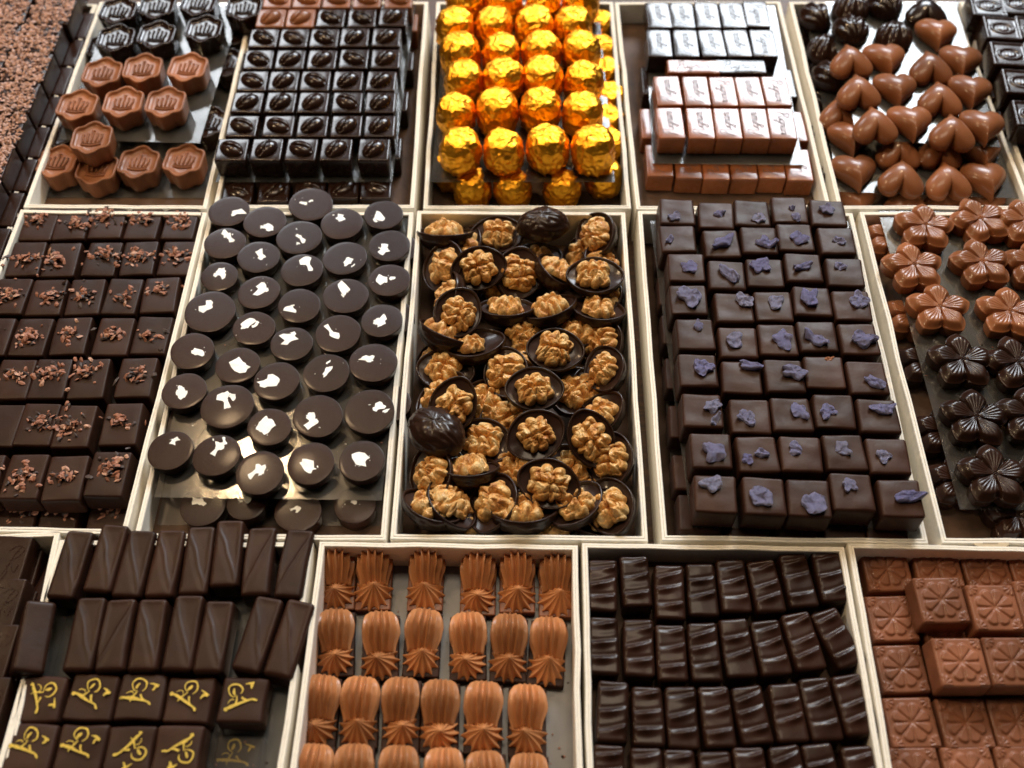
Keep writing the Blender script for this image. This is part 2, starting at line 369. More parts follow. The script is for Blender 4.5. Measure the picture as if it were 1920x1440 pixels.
tray('cream cardboard tray holding milk squares with embossed flowers', (1593, 1022), (2095, 1024), (2270, 1610), (1688, 1608), .0085)

S = {}
sheet('clear plastic sheet under the cocoa nib blocks', [(-190, 5), (154, 12), (18, 350), (-330, 350)], .036)
sheet('clear plastic sheet under upper crown chocolates', [(215, 6), (455, 6), (374, 268), (108, 262)], .036)
sheet('clear plastic sheet under the lowest crown chocolates', [(208, 8), (470, 8), (395, 371), (62, 370)], .0175)
sheet('clear plastic sheet under the coffee bean squares', [(505, 4), (780, 4), (735, 341), (404, 341)], .034)
sheet('clear plastic sheet under the gold foil balls', [(836, 4), (1122, 4), (1153, 341), (808, 341)], .034)
sheet('clear plastic sheet between two layers of printed bars', [(1208, 4), (1452, 4), (1506, 309), (1224, 306)], .034)
sheet('clear plastic sheet under the heart and shell top layer', [(1549, 4), (1790, 4), (1876, 276), (1608, 261)], .0455)
sheet('clear plastic sheet under the lower row of hearts', [(1506, 4), (1800, 4), (1918, 372), (1573, 359)], .029)
sheet('clear plastic sheet under nib-topped squares', [(75, 412), (374, 412), (232, 946), (-190, 944)], .0185)
sheet('clear plastic sheet under the upper silver leaf discs', [(412, 408), (768, 408), (716, 938), (289, 932)], .0335)
sheet('clear plastic sheet under the lowest silver leaf discs', [(410, 410), (770, 410), (712, 986), (294, 984)], .0172)
sheet('clear plastic sheet under violet-topped squares', [(1219, 414), (1590, 414), (1690, 990), (1297, 989)], .034)
sheet('clear plastic sheet under the flower chocolates', [(1645, 389), (1990, 389), (2140, 957), (1800, 955)], .0335)
sheet('clear plastic sheet under diagonal bars and gold-printed squares', [(122, 1022), (580, 1024), (508, 1580), (-20, 1580)], .0215)

# ================================================================ violet-topped squares
z4 = Z(1180, 350, 2.118)
ROWS = [[(190,97),(345,112),(487,103),(637,90),(790,102)], [(193,205),(367,225),(517,211),(660,200),(825,213)],
 [(227,318),(388,350),(540,340),(693,320),(858,337)], [(235,447),(415,478),(573,473),(727,453),(885,470)],
 [(263,585),(433,617),(590,607),(748,593),(913,604)], [(273,728),(447,755),(617,750),(777,735),(947,757)],
 [(290,887),(480,910),(645,903),(815,890),(990,908)], [(325,1047),(510,1062),(683,1060),(857,1055),(1030,1068)],
 [(343,1218),(537,1228),(715,1235),(887,1212),(1080,1235)]]
PET = [[[(180,112,50,35,20)],[(357,100,45,25,0)],[(515,117,48,45,0)],[(647,78,20,24,0),(663,113,38,30,-20)],[(787,82,60,42,10)]],
 [[(160,203,38,24,60)],[(372,215,100,42,35)],[(545,217,80,42,-10)],[(675,198,66,50,20)],[(835,207,50,32,-20)]],
 [[(240,312,62,50,0)],[(397,342,100,42,-50)],[(520,307,78,58,10)],[(688,310,80,28,10)],[(836,308,42,36,0)]],
 [[(240,432,102,66,-20)],[(458,447,70,55,-50)],[(582,453,62,58,-30)],[(715,437,90,52,85)],[(912,447,70,62,30)]],
 [[(275,545,48,28,80)],[(417,605,70,58,20)],[(612,602,74,70,0)],[(737,598,95,42,-30)],[(930,602,100,56,0)]],
 [[(293,712,78,60,60)],[(483,707,88,36,-15)],[(655,733,96,52,-8)],[],[(975,772,84,38,-30)]],
 [[(330,865,76,44,20),(343,917,60,24,50)],[(465,910,78,50,-20)],[(675,885,66,58,0)],[(788,885,58,56,-60)],[(1008,877,86,46,0)]],
 [[(337,1048,96,68,-5)],[(470,1075,48,34,-20),(525,1052,50,36,-10)],[(660,1033,58,44,-60)],[(848,1033,64,48,-50)],[(1010,1063,60,46,-10)]],
 [[(328,1175,82,62,-10)],[(525,1225,86,78,10)],[(735,1255,90,82,-40)],[(873,1178,60,48,0)],[(1110,1228,112,44,8)]]]
VH, VZ = 0.019, 0.034
VB = [rbox('violet_square_body', .0249, .0252, VH, .0019, 'violet_couverture', 8, 8, 3, top=lambda x, y, s=s: noise.noise(Vector((x*70+s*5, y*110+s, s)))*.0007,
           taper=.035, seed=s, amp=.0006, freq=55) for s in range(6)]
def petal(seed, ar):
    r = random.Random(seed); n, V, F = 26, [], []
    ph = [r.uniform(0, 6.28) for _ in range(4)]; am = [r.uniform(.05, .2) for _ in range(4)]
    L_ = [(0.0, .84), (.16, .97), (.34, 1.0), (.52, .86), (.58, .66), (.60, .42), (.60, .2)]
    for lay, (z0, sc) in enumerate(L_):
        for i in range(n):
            a = 2*pi*i/n; rad = 1 + sum(am[k]*sin((k+2)*a+ph[k]) for k in range(4))*.8 + r.uniform(-.05, .05)
            x, y = cos(a)*rad*sc, sin(a)*rad*sc*ar
            z = z0 + (.50*noise.noise(Vector((x*1.6, y*1.6, seed))) + .30*abs(noise.noise(Vector((x*4, y*4, seed+5)))) + r.uniform(-.05, .05) + .25*x*x)*(lay > 0)
            V.append((x, y, max(z, 0)*.6 if lay else 0))
    m = len(L_)
    for q in range(m-1):
        for i in range(n): j = (i+1) % n; F.append((q*n+i, q*n+j, (q+1)*n+j, (q+1)*n+i))
    V.append((0, 0, (.6+.5*noise.noise(Vector((0, 0, seed))))*.6)); F += [((m-1)*n+i, (m-1)*n+(i+1) % n, m*n) for i in range(n)]
    return mesh('sugared_petal', V, F, 'violet', False)
rows = [[z4(*p) for p in r] for r in ROWS]
ang = grid_angle(rows, VZ+VH); k = 0
for j, r in enumerate(rows):
    for i, (px, py) in enumerate(r):
        p = U(px, py, VZ+VH); kk = len(PET[j][i])
        what = 'plain dark square with no petal' if kk == 0 else ('dark square with two violet crumbs' if kk == 2 else 'dark square with sugared violet petal')
        rz = ang + random.uniform(-.03, .03)
        t = thing('violet_topped_square', in_row(what, 'walnut tray', i, 'printed bars', j), 'chocolate', (p.x, p.y, VZ), rz, 'squares in the violet petal tray')
        add('body', VB[(i*3+j*5) % 6], t)
        for (zx, zy, pw, ph, pa) in PET[j][i]:
            q = U(*z4(zx, zy+6), VZ+VH+.001); m_ = mpp(px, py, VZ+VH)/2.118
            l = Matrix.Rotation(-rz, 2) @ Vector((q.x-p.x, q.y-p.y))
            k += 1; ln = pw*m_*.5; ar = min(1.25, ph/.80/pw)
            lim = .0125 - ln*.62; lx = max(-lim, min(lim, l.x)); ly = max(-lim, min(lim, l.y))
            add('sugared_petal', petal(k, ar), t, (lx, ly, VH-.0005), (random.uniform(-.1, .1), random.uniform(-.12, .12), radians(pa)-rz), (ln, ln, max(.0055, ln*1.15)))
        if kk == 0:
            add('chip', petal(99, .6), t, (.004, .0105, VH-.0006), (0, 0, .4), (.0028, .0028, .002)).data.materials[0] = M['milk_satin']
# the layer below, seen along the walnut side and the front
for n_, (px, py) in enumerate([(1262, 470), (1268, 545), (1275, 618), (1283, 700), (1292, 790), (1300, 885), (1310, 962)]):
    p = U(px, py, .033)
    t = thing('violet_topped_square', f'dark square under the sheet along walnut tray side, {ORD[n_]} from printed bars', 'chocolate', (p.x, p.y, .0175), ang, 'lower layer in the violet petal tray')
    add('body', VB[n_ % 6], t, scale=(1, 1, .0155/VH))
    add('sugared_petal', petal(200+n_, .7), t, (.003, .002, .0148), (0, 0, n_), (.004, .004, .003))
for n_, (px, py) in enumerate([(1400, 978), (1490, 978), (1580, 978), (1660, 978)]):
    p = U(px, py, .033)
    t = thing('violet_topped_square', f'dark square under the sheet along ridged bars side, {ORD[n_+1]} from walnut tray', 'chocolate', (p.x, p.y, .0175), ang, 'lower layer in the violet petal tray')
    add('body', VB[n_ % 6], t, scale=(1, 1, .0155/VH))
sheet('clear plastic sheet at the bottom of the violet tray', [(1222, 432), (1592, 432), (1705, 1000), (1268, 998)], .0175)
for n_, (px, py) in enumerate([(1262, 500), (1276, 640), (1290, 760), (1304, 890), (1640, 960), (1600, 520)]):
    p = U(px, py, .017)
    t = thing('violet_topped_square', f'shadowed dark square on violet tray floor, {ORD[n_]} from the printed bars', 'chocolate', (p.x, p.y, .003), ang, 'bottom layer in the violet petal tray')
    add('body', VB[(n_+2) % 6], t, scale=(1, 1, .014/VH))

# ================================================================ discs with silver leaf
z2 = Z(260, 340, 2.1185)
DISC = [[(358,118,165),(500,160,172),(683,90,180),(807,167,170),(972,132,158)], [(342,245,168),(475,300,172),(638,222,185),(820,305,180),(995,255,168)],
 [(320,377,152),(478,440,172),(648,352,172),(822,455,185),(996,392,170)], [(282,517,210),(457,583,172),(637,493,175),(792,603,187),(966,553,170)],
 [(212,673,180),(393,730,180),(607,645,172),(745,760,188),(931,720,195)], [(180,833,180),(351,893,215),(547,793,188),(711,932,205),(917,913,210)],
 [(127,1068,185),(310,1088,195),(518,975,180),(685,1120,195),(886,1110,190)], [(480,1157,200)]]
LEAF = [(383,128),(515,190),(655,88),(798,145),(953,140),(360,220),(485,305),(640,222),(840,322),(980,270),(325,370),(483,427),(672,330),(825,430),(978,392),
 (275,498),(425,578),(605,508),(765,600),(955,558),(225,680),(408,730),(590,632),(755,748),(913,712),(178,838),(345,870),(520,795),(690,955),(950,903),
 (140,1030),(312,1062),(500,973),(685,1140),(885,1105),(467,1153)]
def disc_mesh(s):
    r = random.Random(s); n = 56; ph = [r.uniform(0, 6.3) for _ in range(3)]
    ol = [(cos(2*pi*i/n)*(1+.018*sin(2*2*pi*i/n+ph[0])+.010*sin(3*2*pi*i/n+ph[1])+.006*sin(7*2*pi*i/n+ph[2])),
           sin(2*pi*i/n)*(1+.018*sin(2*2*pi*i/n+ph[0])+.010*sin(5*2*pi*i/n+ph[1]))) for i in range(n)]
    dome = r.choice([.008, .015, .04])
    rings = [(.86, 0), (.91, .02), (.955, .45), (.992, .86), (1.0, .93), (1.0, .975), (.992, .995), (.975, 1.0), (.8, 1+dome*.4), (.5, 1+dome*.8), (.22, 1+dome)]
    return loft('disc_body', ol, rings, 'dark_disc', 1+dome)
DM = [disc_mesh(s) for s in range(7)]
def leaf_mesh(s):
    r = random.Random(s*13+5); n = r.choice([7, 8, 9, 10]); V, F = [], []
    el = r.uniform(.5, .9); base = 0
    def flake(cx, cy, sc):
        b = len(V); V.append((cx, cy, .12)); m = r.choice([13, 15, 17, 19]) if sc > .3 else 6; lo = [r.choice([.35, .6, 1.0, 1.25]) for _ in range(5)]
        for i in range(m):
            a = 2*pi*i/m + r.uniform(-.1, .1); q = sc*(lo[int(i*5/m)]*r.uniform(.78, 1.12))
            V.append((cx+cos(a)*q, cy+sin(a)*q*el, r.uniform(.0, .22)))
        F.extend([(b, b+1+i, b+1+(i+1) % m) for i in range(m)])
    flake(0, 0, 1.0)
    if s % 3: flake(r.uniform(-.8, .8), r.uniform(.4, .8), .45)
    if s % 2: flake(r.uniform(-1.3, 1.3), r.uniform(-.8, .2), .16)
    for _ in range(r.choice([0, 2, 4])): flake(r.uniform(-1.4, 1.4), r.uniform(-1.2, 1.2), .07)
    return mesh('silver_leaf', V, F, 'leaf', False)
k = 0
for j, r in enumerate(DISC):
    for i, (zx, zy, wz) in enumerate(r):
        px, py = z2(zx, zy); H = .0088; base = .0335; top = base+H
        p = U(px, py, top); rad = wz/2.1185*mpp(px, py, top)/2*.97; rz = random.uniform(0, 6.28)
        shape = ['ragged', 'angular', 'split', 'long'][k % 4]
        lab = in_row(f'dark disc with {shape} silver leaf', 'nib squares', i, 'bean squares', j) if j < 7 else 'dark disc with silver leaf standing forward alone at sheet edge'
        t = thing('silver_leaf_disc', lab, 'chocolate', (p.x, p.y, base), 0, 'upper discs with silver leaf')
        add('body', DM[k % 7], t, rot=(random.uniform(-.02, .02), random.uniform(-.02, .02), rz), scale=(rad, rad, H))
        q = U(*z2(*LEAF[k]), top)
        s = rad*random.uniform(.34, .46)
        add('silver_leaf', leaf_mesh(k), t, (q.x-p.x, q.y-p.y, H+.0003), (0, 0, random.uniform(0, 6.28)), (s, s, .0018))
        k += 1
for n_, (zx, zy, wz) in enumerate([(255,1285,185),(430,1270,165),(632,1310,185),(858,1285,165)]):
    px, py = z2(zx, zy); p = U(px, py, .030); rad = wz/2.1185*mpp(px, py, .03)/2
    t = thing('silver_leaf_disc', f'dark disc half hidden under plastic sheet, {ORD[n_]} from the nib squares', 'chocolate', (p.x, p.y, .0172), 0, 'lower discs with silver leaf')
    add('body', DM[n_], t, rot=(0, 0, n_), scale=(rad, rad, .0125))
    add('silver_leaf', leaf_mesh(60+n_), t, (-rad*.1, rad*.15, .0130), (0, 0, n_*2), (rad*.34, rad*.34, .0008))
for n_, (px, py) in enumerate([(745, 470), (738, 600), (728, 760), (400, 620), (345, 800), (440, 450)]):
    p = U(px, py, .030)
    t = thing('silver_leaf_disc', f'shadowed dark disc below sheet by the {"walnut" if n_ < 3 else "nib squares"} tray wall, {ORD[(0, 1, 2, 1, 2, 0)[n_]]} from bean squares', 'chocolate', (p.x, p.y, .0172), 0, 'lower discs with silver leaf')
    add('body', DM[n_], t, rot=(0, 0, n_), scale=(.0150, .0150, .0155))

# ================================================================ squares topped with cocoa nibs
z1 = Z(0, 360, 2.1825)
NIBS = [[(738,125),(587,125),(440,122),(293,127),(160,130)], [(723,270),(567,270),(415,273),(250,275),(105,272)],
 [(653,420),(500,425),(348,428),(190,430),(40,425)], [(620,585),(463,590),(288,588),(125,592),(-30,590)],
 [(555,758),(362,763),(205,762),(55,765),(-110,765)], [(495,948),(303,957),(150,950),(0,955)], [(440,1153),(265,1170),(97,1163),(-80,1165)]]
CNT = [[14,20,22,20,16],[18,22,26,16,16],[10,12,16,22,18],[9,14,16,20,16],[16,22,20,14,12],[9,22,18,0],[22,20,24,18]]
def nib(V, F, FM, c, s, r, mi):
    b = len(V); a = r.uniform(0, 6.28); el = Euler((r.uniform(-.7, .7), r.uniform(-.7, .7), a)).to_matrix()
    sx, sy, sz = s*r.uniform(.8, 1.5), s*r.uniform(.5, .9), s*r.uniform(.25, .5)
    P = [(1, 0, .1), (.5, .8, -.2), (-.5, .75, .25), (-1, 0, -.1), (-.4, -.8, .2), (.55, -.75, 0), (.1, .1, 1), (0, -.1, -.8)]
    for q in P:
        v = el @ Vector((q[0]*sx*r.uniform(.7, 1.2), q[1]*sy*r.uniform(.7, 1.2), q[2]*sz)); V.append((c[0]+v.x, c[1]+v.y, c[2]+v.z))
    for i in range(6):
        F.append((b+i, b+(i+1) % 6, b+6)); F.append((b+(i+1) % 6, b+i, b+7)); FM.extend([mi, mi])
def nib_cluster(n, s):
    r = random.Random(s); V, F, FM = [], [], []; cl = r.uniform(.5, 1)
    for i in range(int(n*2.5)):
        a = r.uniform(0, 6.28); q = abs(r.gauss(0, .0055)); x, y = cos(a)*q*1.15, sin(a)*q*cl*1.2
        q = hypot(x, y)
        z = .0006 + max(0, .0030*(1-q/.008))*r.random()
        nib(V, F, FM, (x, y, z), r.uniform(.0012, .0029), r, 1 if r.random() < .24 else (2 if r.random() < .18 else 0))
    return mesh('cocoa_nibs', V, F, ['nib', 'nib_dark', 'nib_pale'], False, FM)
NB = [rbox('nib_square_body', .0240, .0322, .0155, .0017, 'dark_satin', 6, 6, 2, top=lambda x, y, s=s: noise.noise(Vector((x*60+s*5, y*60+s, s)))*.0005,
           taper=.05, seed=s, amp=.0004, freq=45) for s in range(5)]
rows = [[z1(*p) for p in r] for r in NIBS]; ang = grid_angle(rows, .034) + pi
for j, r in enumerate(rows):
    for i, (px, py) in enumerate(r):
        p = U(px, py, .034); n_ = CNT[j][i]
        d = 'bare dark square without nibs' if n_ == 0 else ('dark square with sparse cocoa nibs' if n_ < 13 else 'dark square heaped with cocoa nibs')
        t = thing('nib_topped_square', in_row(d, 'disc tray', i, 'crown chocolates', j), 'chocolate', (p.x, p.y, .0185), ang+random.uniform(-.04, .04), 'squares topped with cocoa nibs')
        add('body', NB[(i+j*2) % 5], t)
        if n_: add('cocoa_nibs', nib_cluster(n_, j*9+i), t, (random.uniform(-.003, .003), random.uniform(-.001, .005), .0154))['kind'] = 'stuff'
for n_, (zx, zy) in enumerate([(445,1300),(245,1310),(70,1315),(-110,1315)]):
    p = U(*z1(zx, zy), .0175)
    t = thing('nib_topped_square', f'dark nib square below the sheet, {ORD[n_]} from the disc tray', 'chocolate', (p.x, p.y, .0025), ang, 'lower layer under the nib squares')
    add('body', NB[n_], t, scale=(1, 1, .0147/.0155)); add('cocoa_nibs', nib_cluster(14, 300+n_), t, (.002, .003, .0146), scale=(1, 1, .4))['kind'] = 'stuff'
for n_, (px, py) in enumerate([(345, 470), (322, 580), (295, 700), (265, 820), (90, 470)]):
    p = U(px, py, .0175)
    t = thing('nib_topped_square', f'shadowed nib square below the sheet by the {"disc" if n_ < 4 else "dark tablets"} tray wall, {ORD[n_ % 4]} from crown tray', 'chocolate', (p.x, p.y, .0025), ang, 'lower layer under the nib squares')
    add('body', NB[n_ % 5], t, scale=(1, 1, .0158/.0155))
# loose crumbs of nib on the discs' rim and between squares

# ================================================================ walnut cups
z3 = Z(720, 380, 2.2154)
LOW, MID, TOP = .026, .034, .042
CUPS = [(250,112,0,90,25,MID),(468,132,10,-90,10,MID),(330,190,60,180,25,LOW),(393,272,15,-90,20,TOP),(660,118,5,0,180,MID),(878,130,-60,190,28,MID),
 (215,262,80,200,22,MID),(560,292,80,-60,15,MID),(718,278,70,30,28,MID),(877,300,0,-90,3,TOP),(958,258,90,0,20,LOW),(190,395,55,180,58,MID),
 (312,352,60,180,15,LOW),(308,455,65,-45,16,TOP),(507,432,0,90,18,MID),(690,432,25,120,20,MID),(890,438,-15,80,14,MID),(965,388,80,180,15,LOW),
 (200,535,-45,60,32,MID),(380,582,15,110,14,MID),(585,545,30,0,5,LOW),(712,610,-5,-90,12,TOP),(805,528,20,90,5,LOW),(955,572,110,200,18,LOW),
 (255,692,-10,-100,5,LOW+.003),(505,702,100,200,14,MID),(940,688,105,180,22,MID),(625,772,0,-90,10,TOP+.002),(787,780,70,0,8,LOW),(170,800,45,160,18,LOW+.004),
 (285,842,70,-90,15,TOP),(412,830,60,0,5,LOW),(518,890,20,0,8,LOW),(190,975,-45,0,180,MID),(630,965,30,-90,14,TOP),(860,978,110,-90,18,TOP),
 (955,880,30,180,22,LOW+.003),(410,990,-20,-120,8,LOW+.003),(350,1095,0,90,26,MID),(545,1098,70,150,12,LOW),(792,1100,-30,0,8,LOW),(980,1070,80,190,18,MID),
 (140,1125,110,190,22,MID),(685,1167,-20,-90,14,TOP),(130,1292,-30,60,22,MID),(282,1262,120,30,22,MID),(447,1245,75,170,18,MID),(585,1298,15,90,24,MID),
 (797,1285,45,140,14,MID),(985,1285,105,180,18,MID),
 (640,225,30,60,12,.021),(830,222,80,200,14,.021),(470,345,20,90,12,.021),(110,640,80,160,16,.021),(560,640,50,120,10,.021),(880,770,60,0,14,.021),(690,1080,20,90,10,.021),(240,1190,40,200,16,.021),(900,1190,70,20,14,.021),(440,880,70,150,12,.021),(372,1352,15,80,12,.022),(700,1352,-10,100,12,.022),(895,1350,20,60,14,.022)]
def cup_mesh(s):
    r = random.Random(s); A, B, C = .0182, .0145, .0125; n, m, V, F = 72, 14, [], []
    ph = r.uniform(0, 6)
    yb = lambda a: sin(a)*(1-.16*cos(a)**2)
    for i in range(m+1):                           # outer skin, from the rim down to the foot
        t = pi/2*i/m
        for j in range(n):
            a = 2*pi*j/n
            g = noise.noise(Vector((cos(a)*2.2+s, sin(a)*2.2, t*2.5)))
            bx, by, bz = cos(t)*cos(a), cos(t)*sin(a), sin(t); be = atan2(bz, by)
            rd = 1 + (.085*abs(sin(9*be + 2.6*g + ph + .8*sin(bx*4))) - .05 + .03*g)*sstep(0, .2, t)*sstep(1.0, .8, abs(bx)) if i < m else 1
            V.append((A*cos(t)**.85*cos(a)*rd if i < m else 0, B*cos(t)**.85*yb(a)*rd if i < m else 0, -C*sin(t)*rd))
    for i in range(m):
        for j in range(n): k = (j+1) % n; F.append((i*n+j, (i+1)*n+j, (i+1)*n+k, i*n+k))
    b = len(V)                                     # rounded rim and inner lip
    for (q, z) in [(.985, .0005), (.955, .0006), (.925, .0002), (.90, -.0016), (.86, -.004)]:
        for j in range(n):
            a = 2*pi*j/n; w = 1 + .012*noise.noise(Vector((cos(a)*3, sin(a)*3, s*2.3)))
            V.append((A*q*cos(a)*w, B*q*yb(a)*w, z))
    for j in range(n): k = (j+1) % n; F.append((j, k, b+k, b+j))
    for i in range(4):
        for j in range(n): k = (j+1) % n; F.append((b+i*n+j, b+i*n+k, b+(i+1)*n+k, b+(i+1)*n+j))
    return mesh('chocolate_shell', V, F, 'cup')
def fill_mesh(s):
    A, B = .0164, .0131; n, V, F = 40, [], []
    for q in (1.0, .85, .65, .4, .2):
        for j in range(n):
            a = 2*pi*j/n; V.append((A*q*cos(a), B*q*sin(a)*(1-.16*cos(a)**2), -.0014 - .0016*(1-q**3) + .0006*noise.noise(Vector((cos(a)*q*2+s, sin(a)*q*2, s)))))
    for i in range(4):
        for j in range(n): k = (j+1) % n; F.append((i*n+j, i*n+k, (i+1)*n+k, (i+1)*n+j))
    V.append((0, 0, -.003)); F += [(4*n+j, 4*n+(j+1) % n, 5*n) for j in range(n)]
    return mesh('ganache_filling', V, F, 'ganache')
def kernel_mesh(s):
    r = random.Random(s*31+3); n, m, V, F = 150, 44, [], []; A, B, H = .0128, .0102, .0082
    nl = r.choice([2.6, 3.0, 3.4]); o1, o2 = r.uniform(0, 6), r.uniform(0, 6); off = Vector((s*3.7, s*1.9, s*5.3)); tear = r.uniform(0, 6.28)
    def wr(x, y):
        sg = 1 if y > 0 else -1; ay = abs(y)
        w = noise.noise(Vector((x*1.7, y*1.7, 0))+off); w2 = noise.noise(Vector((x*3.1, y*3.1, 4))+off)
        ph = x*pi*nl*.55 + (o1 if sg > 0 else o2) + 1.5*w + .9*x*ay + .5*w2
        r1 = abs(sin(ph))**.55                                     # folds across each lobe
        r2 = abs(sin(ay*pi*1.35 + 1.8*noise.noise(Vector((x*2.2, y*1.2, 9))+off) + 1.1))**.5   # second set breaks them up
        return (.30+.70*r1)*(.62+.38*r2)*(.45+.55*sstep(.02, .17, ay + .04*w2)), r1
    for i in range(m+1):
        q = 1 - i/m*.995
        for j in range(n):
            a = 2*pi*j/n; x, y = cos(a), sin(a)
            e, r1 = wr(x*.97, y*.97)
            R_ = .86 + .22*r1*(1-.5*abs(x)**6) + .06*noise.noise(Vector((x*2, y*2, 7))+off)
            R_ -= .16*exp(-((abs(x)-1)/.10)**2) + .14*exp(-((a-tear)/.22)**2)
            k, _ = wr(x*q*.97, y*q*.97)
            dome = sqrt(max(0, 1-q**2.6)); z = H*dome*(.18+.82*k) + .0006*noise.noise(Vector((x*q*9, y*q*9, 2))+off)*dome
            sp = 1 + .10*(1-q)*q
            V.append((A*x*q*R_*sp, B*y*q*R_*sp, z - .0008))
    for i in range(m):
        for j in range(n): k = (j+1) % n; F.append((i*n+j, i*n+k, (i+1)*n+k, (i+1)*n+j))
    return mesh('walnut_half', V, F, 'kernel')
CM = [cup_mesh(s) for s in range(4)]; FMs = [fill_mesh(s) for s in range(3)]; KM = [kernel_mesh(s) for s in range(8)]
# rows counted from the gold foil balls, places from the disc tray
order = sorted(range(len(CUPS)), key=lambda q: CUPS[q][1]); rw = {}
for n_ in range(13):
    for m_, q in enumerate(sorted(order[n_*5:n_*5+5], key=lambda q: CUPS[q][0])): rw[q] = (m_, n_)
for q, (zx, zy, la, az, le, z) in enumerate(CUPS):
    px, py = z3(zx, zy); p = U(px, py, z)
    lw, rwl = U(786+(726-786)*(py-396)/616, py, RIM).x+.004, U(1174+39*(py-396)/616, py, RIM).x-.004; mg = abs(cos(radians(la)))*.0165+abs(sin(radians(la)))*.0135; p.x = max(lw+mg, min(rwl-mg, p.x))
    my = abs(sin(radians(la)))*.0185+abs(cos(radians(la)))*.0145+.0015; p.y = max(U(960, 1012, RIM).y+my, min(U(960, 396, RIM).y-.019, p.y))
    if 12 < le < 40: le *= 1.45
    up = Vector((cos(radians(az))*sin(radians(le)), sin(radians(az))*sin(radians(le)), cos(radians(le))))
    if le == 180: up = Vector((.05, -.12, -1)).normalized()
    lx = Vector((cos(radians(la)), sin(radians(la)), 0)); lx = (lx - up*lx.dot(up)).normalized()
    rot = Matrix((lx, up.cross(lx), up)).transposed().to_euler()
    d = 'upturned ridged dark shell' if le == 180 else ('steeply tipped walnut cup' if le > 24 else 'slightly tipped walnut cup' if le > 12 else 'level walnut cup')
    if le == 180: p.z += .004
    t = thing('walnut_cup', in_row(d, 'disc tray', rw[q][0], 'foil balls', rw[q][1]), 'chocolate', p, 0, 'walnut cups in the tray'); t.rotation_euler = rot
    s = random.uniform(1.06, 1.17); t.scale = (s, s*random.uniform(.95, 1.05), s)
    add('shell', CM[q % 4], t)
    if le != 180:
        add('ganache_filling', FMs[q % 3], t)
        kx = -.0035 if q == 19 else random.uniform(-.001, .001); ks = .8 if q == 19 else random.uniform(.98, 1.09)
        add('walnut_half', KM[(q*3) % 8], t, (kx, random.uniform(-.0008, .0008), -.0004), (random.uniform(-.15, .15), random.uniform(-.15, .15), random.choice([0, pi])+random.uniform(-.3, .3)), (ks, ks*random.uniform(.92, 1.1), ks*1.05))

# ================================================================ flowers
z5 = Z(1580, 350, 2.1176)
def flower_mesh(mat, s):
    n, m, V, F = 150, 26, [], []; H = .0145
    def rad(a):
        f = ((a/(2*pi/5)+.5) % 1) - .5; f = abs(f)*2
        return .0212*(1 - .26*f - .11*f**4)
    rings = [(.93, 0), (.95, .003), (.985, .0085), (1.0, .0105)]
    for q, z in rings:
        for j in range(n): a = 2*pi*j/n; R = rad(a)*q; V.append((R*cos(a), R*sin(a), z))
    for i in range(m):
        u = 1 - (i+.6)/(m+.6)*.985
        for j in range(n):
            a = 2*pi*j/n; f = ((a/(2*pi/5)+.5) % 1) - .5; R = rad(a)*u
            fw = abs(f)*2
            h = .0105 + .0042*sstep(1.0, .72, u)*(1-.25*sstep(.72, .2, u))
            h -= .0026*sstep(.74, 1, fw)*sstep(.10, .4, u)                      # valleys between petals
            h += .0009*(1-fw**2)*sin(pi*u)
            gv = abs(sin(f*pi*7)); h -= .0006*(1-gv)**2*sstep(.92, .5, u)*sstep(.14, .3, u)
            V.append((R*cos(a), R*sin(a), h))
    N = len(rings)+m
    for q in range(N-1):
        for j in range(n): k = (j+1) % n; F.append((q*n+j, q*n+k, (q+1)*n+k, (q+1)*n+j))
    c = len(V); V.append((0, 0, .0137)); F += [((N-1)*n+j, (N-1)*n+(j+1) % n, c) for j in range(n)]
    return mesh('flower_body', V, F, mat)
def bead_mesh(mat):
    V, F = [], []
    for (x, y) in [(0, 0)] + [(cos(a*pi/3)*.0013, sin(a*pi/3)*.0013) for a in range(6)] + [(cos(a*pi/4.5)*.0023, sin(a*pi/4.5)*.0023) for a in range(9)]:
        ellipsoid_pts((x, y, .0138 - 120*(x*x+y*y)), (.00068, .00068, .0008), 8, 6, V, F)
    return mesh('stamens', V, F, mat)
FLW = {k: (flower_mesh(v, 0), bead_mesh(v)) for k, v in (('milk', 'milk_gloss'), ('dark', 'dark_flower'))}
FL = [('milk', [[(335,130),(555,105),(735,112)], [(290,288),(562,275),(775,282)], [(393,455),(672,472)]]),
      ('dark', [[(483,665),(705,675)], [(538,893),(760,885)], [(612,1122),(850,1110)]])]
for kd, rws in FL:
    for j, r in enumerate(rws):
        for i, (zx, zy) in enumerate(r):
            px, py = z5(zx, zy+10); p = U(px, py, .047)
            lab = in_row(f'{kd} chocolate flower', 'violet tray', i, 'hearts' if kd == 'milk' else 'milk flowers', j)
            rz = pi/2 + random.uniform(-.3, .3)
            t = thing('flower_chocolate', lab, 'chocolate', (p.x, p.y, .0335), rz, f'{kd} chocolate flowers on the sheet'); t.scale = (1.06, 1.06, .84)
            add('body', FLW[kd][0], t); add('stamens', FLW[kd][1], t)
for n_, (kd, zx, zy) in enumerate([('milk',192,195),('milk',280,500),('dark',338,690),('dark',405,965),('dark',465,1160),('dark',700,1305),('dark',900,1305)]):
    p = U(*z5(zx, zy), .031)
    t = thing('flower_chocolate', f'{kd} flower peeking from under the plastic sheet, {ORD[n_]} from the hearts', 'chocolate', (p.x, p.y, .0168), n_*1.3, 'flowers below the sheet'); t.scale = (.95, .95, 1)
    add('body', FLW[kd][0], t); add('stamens', FLW[kd][1], t)

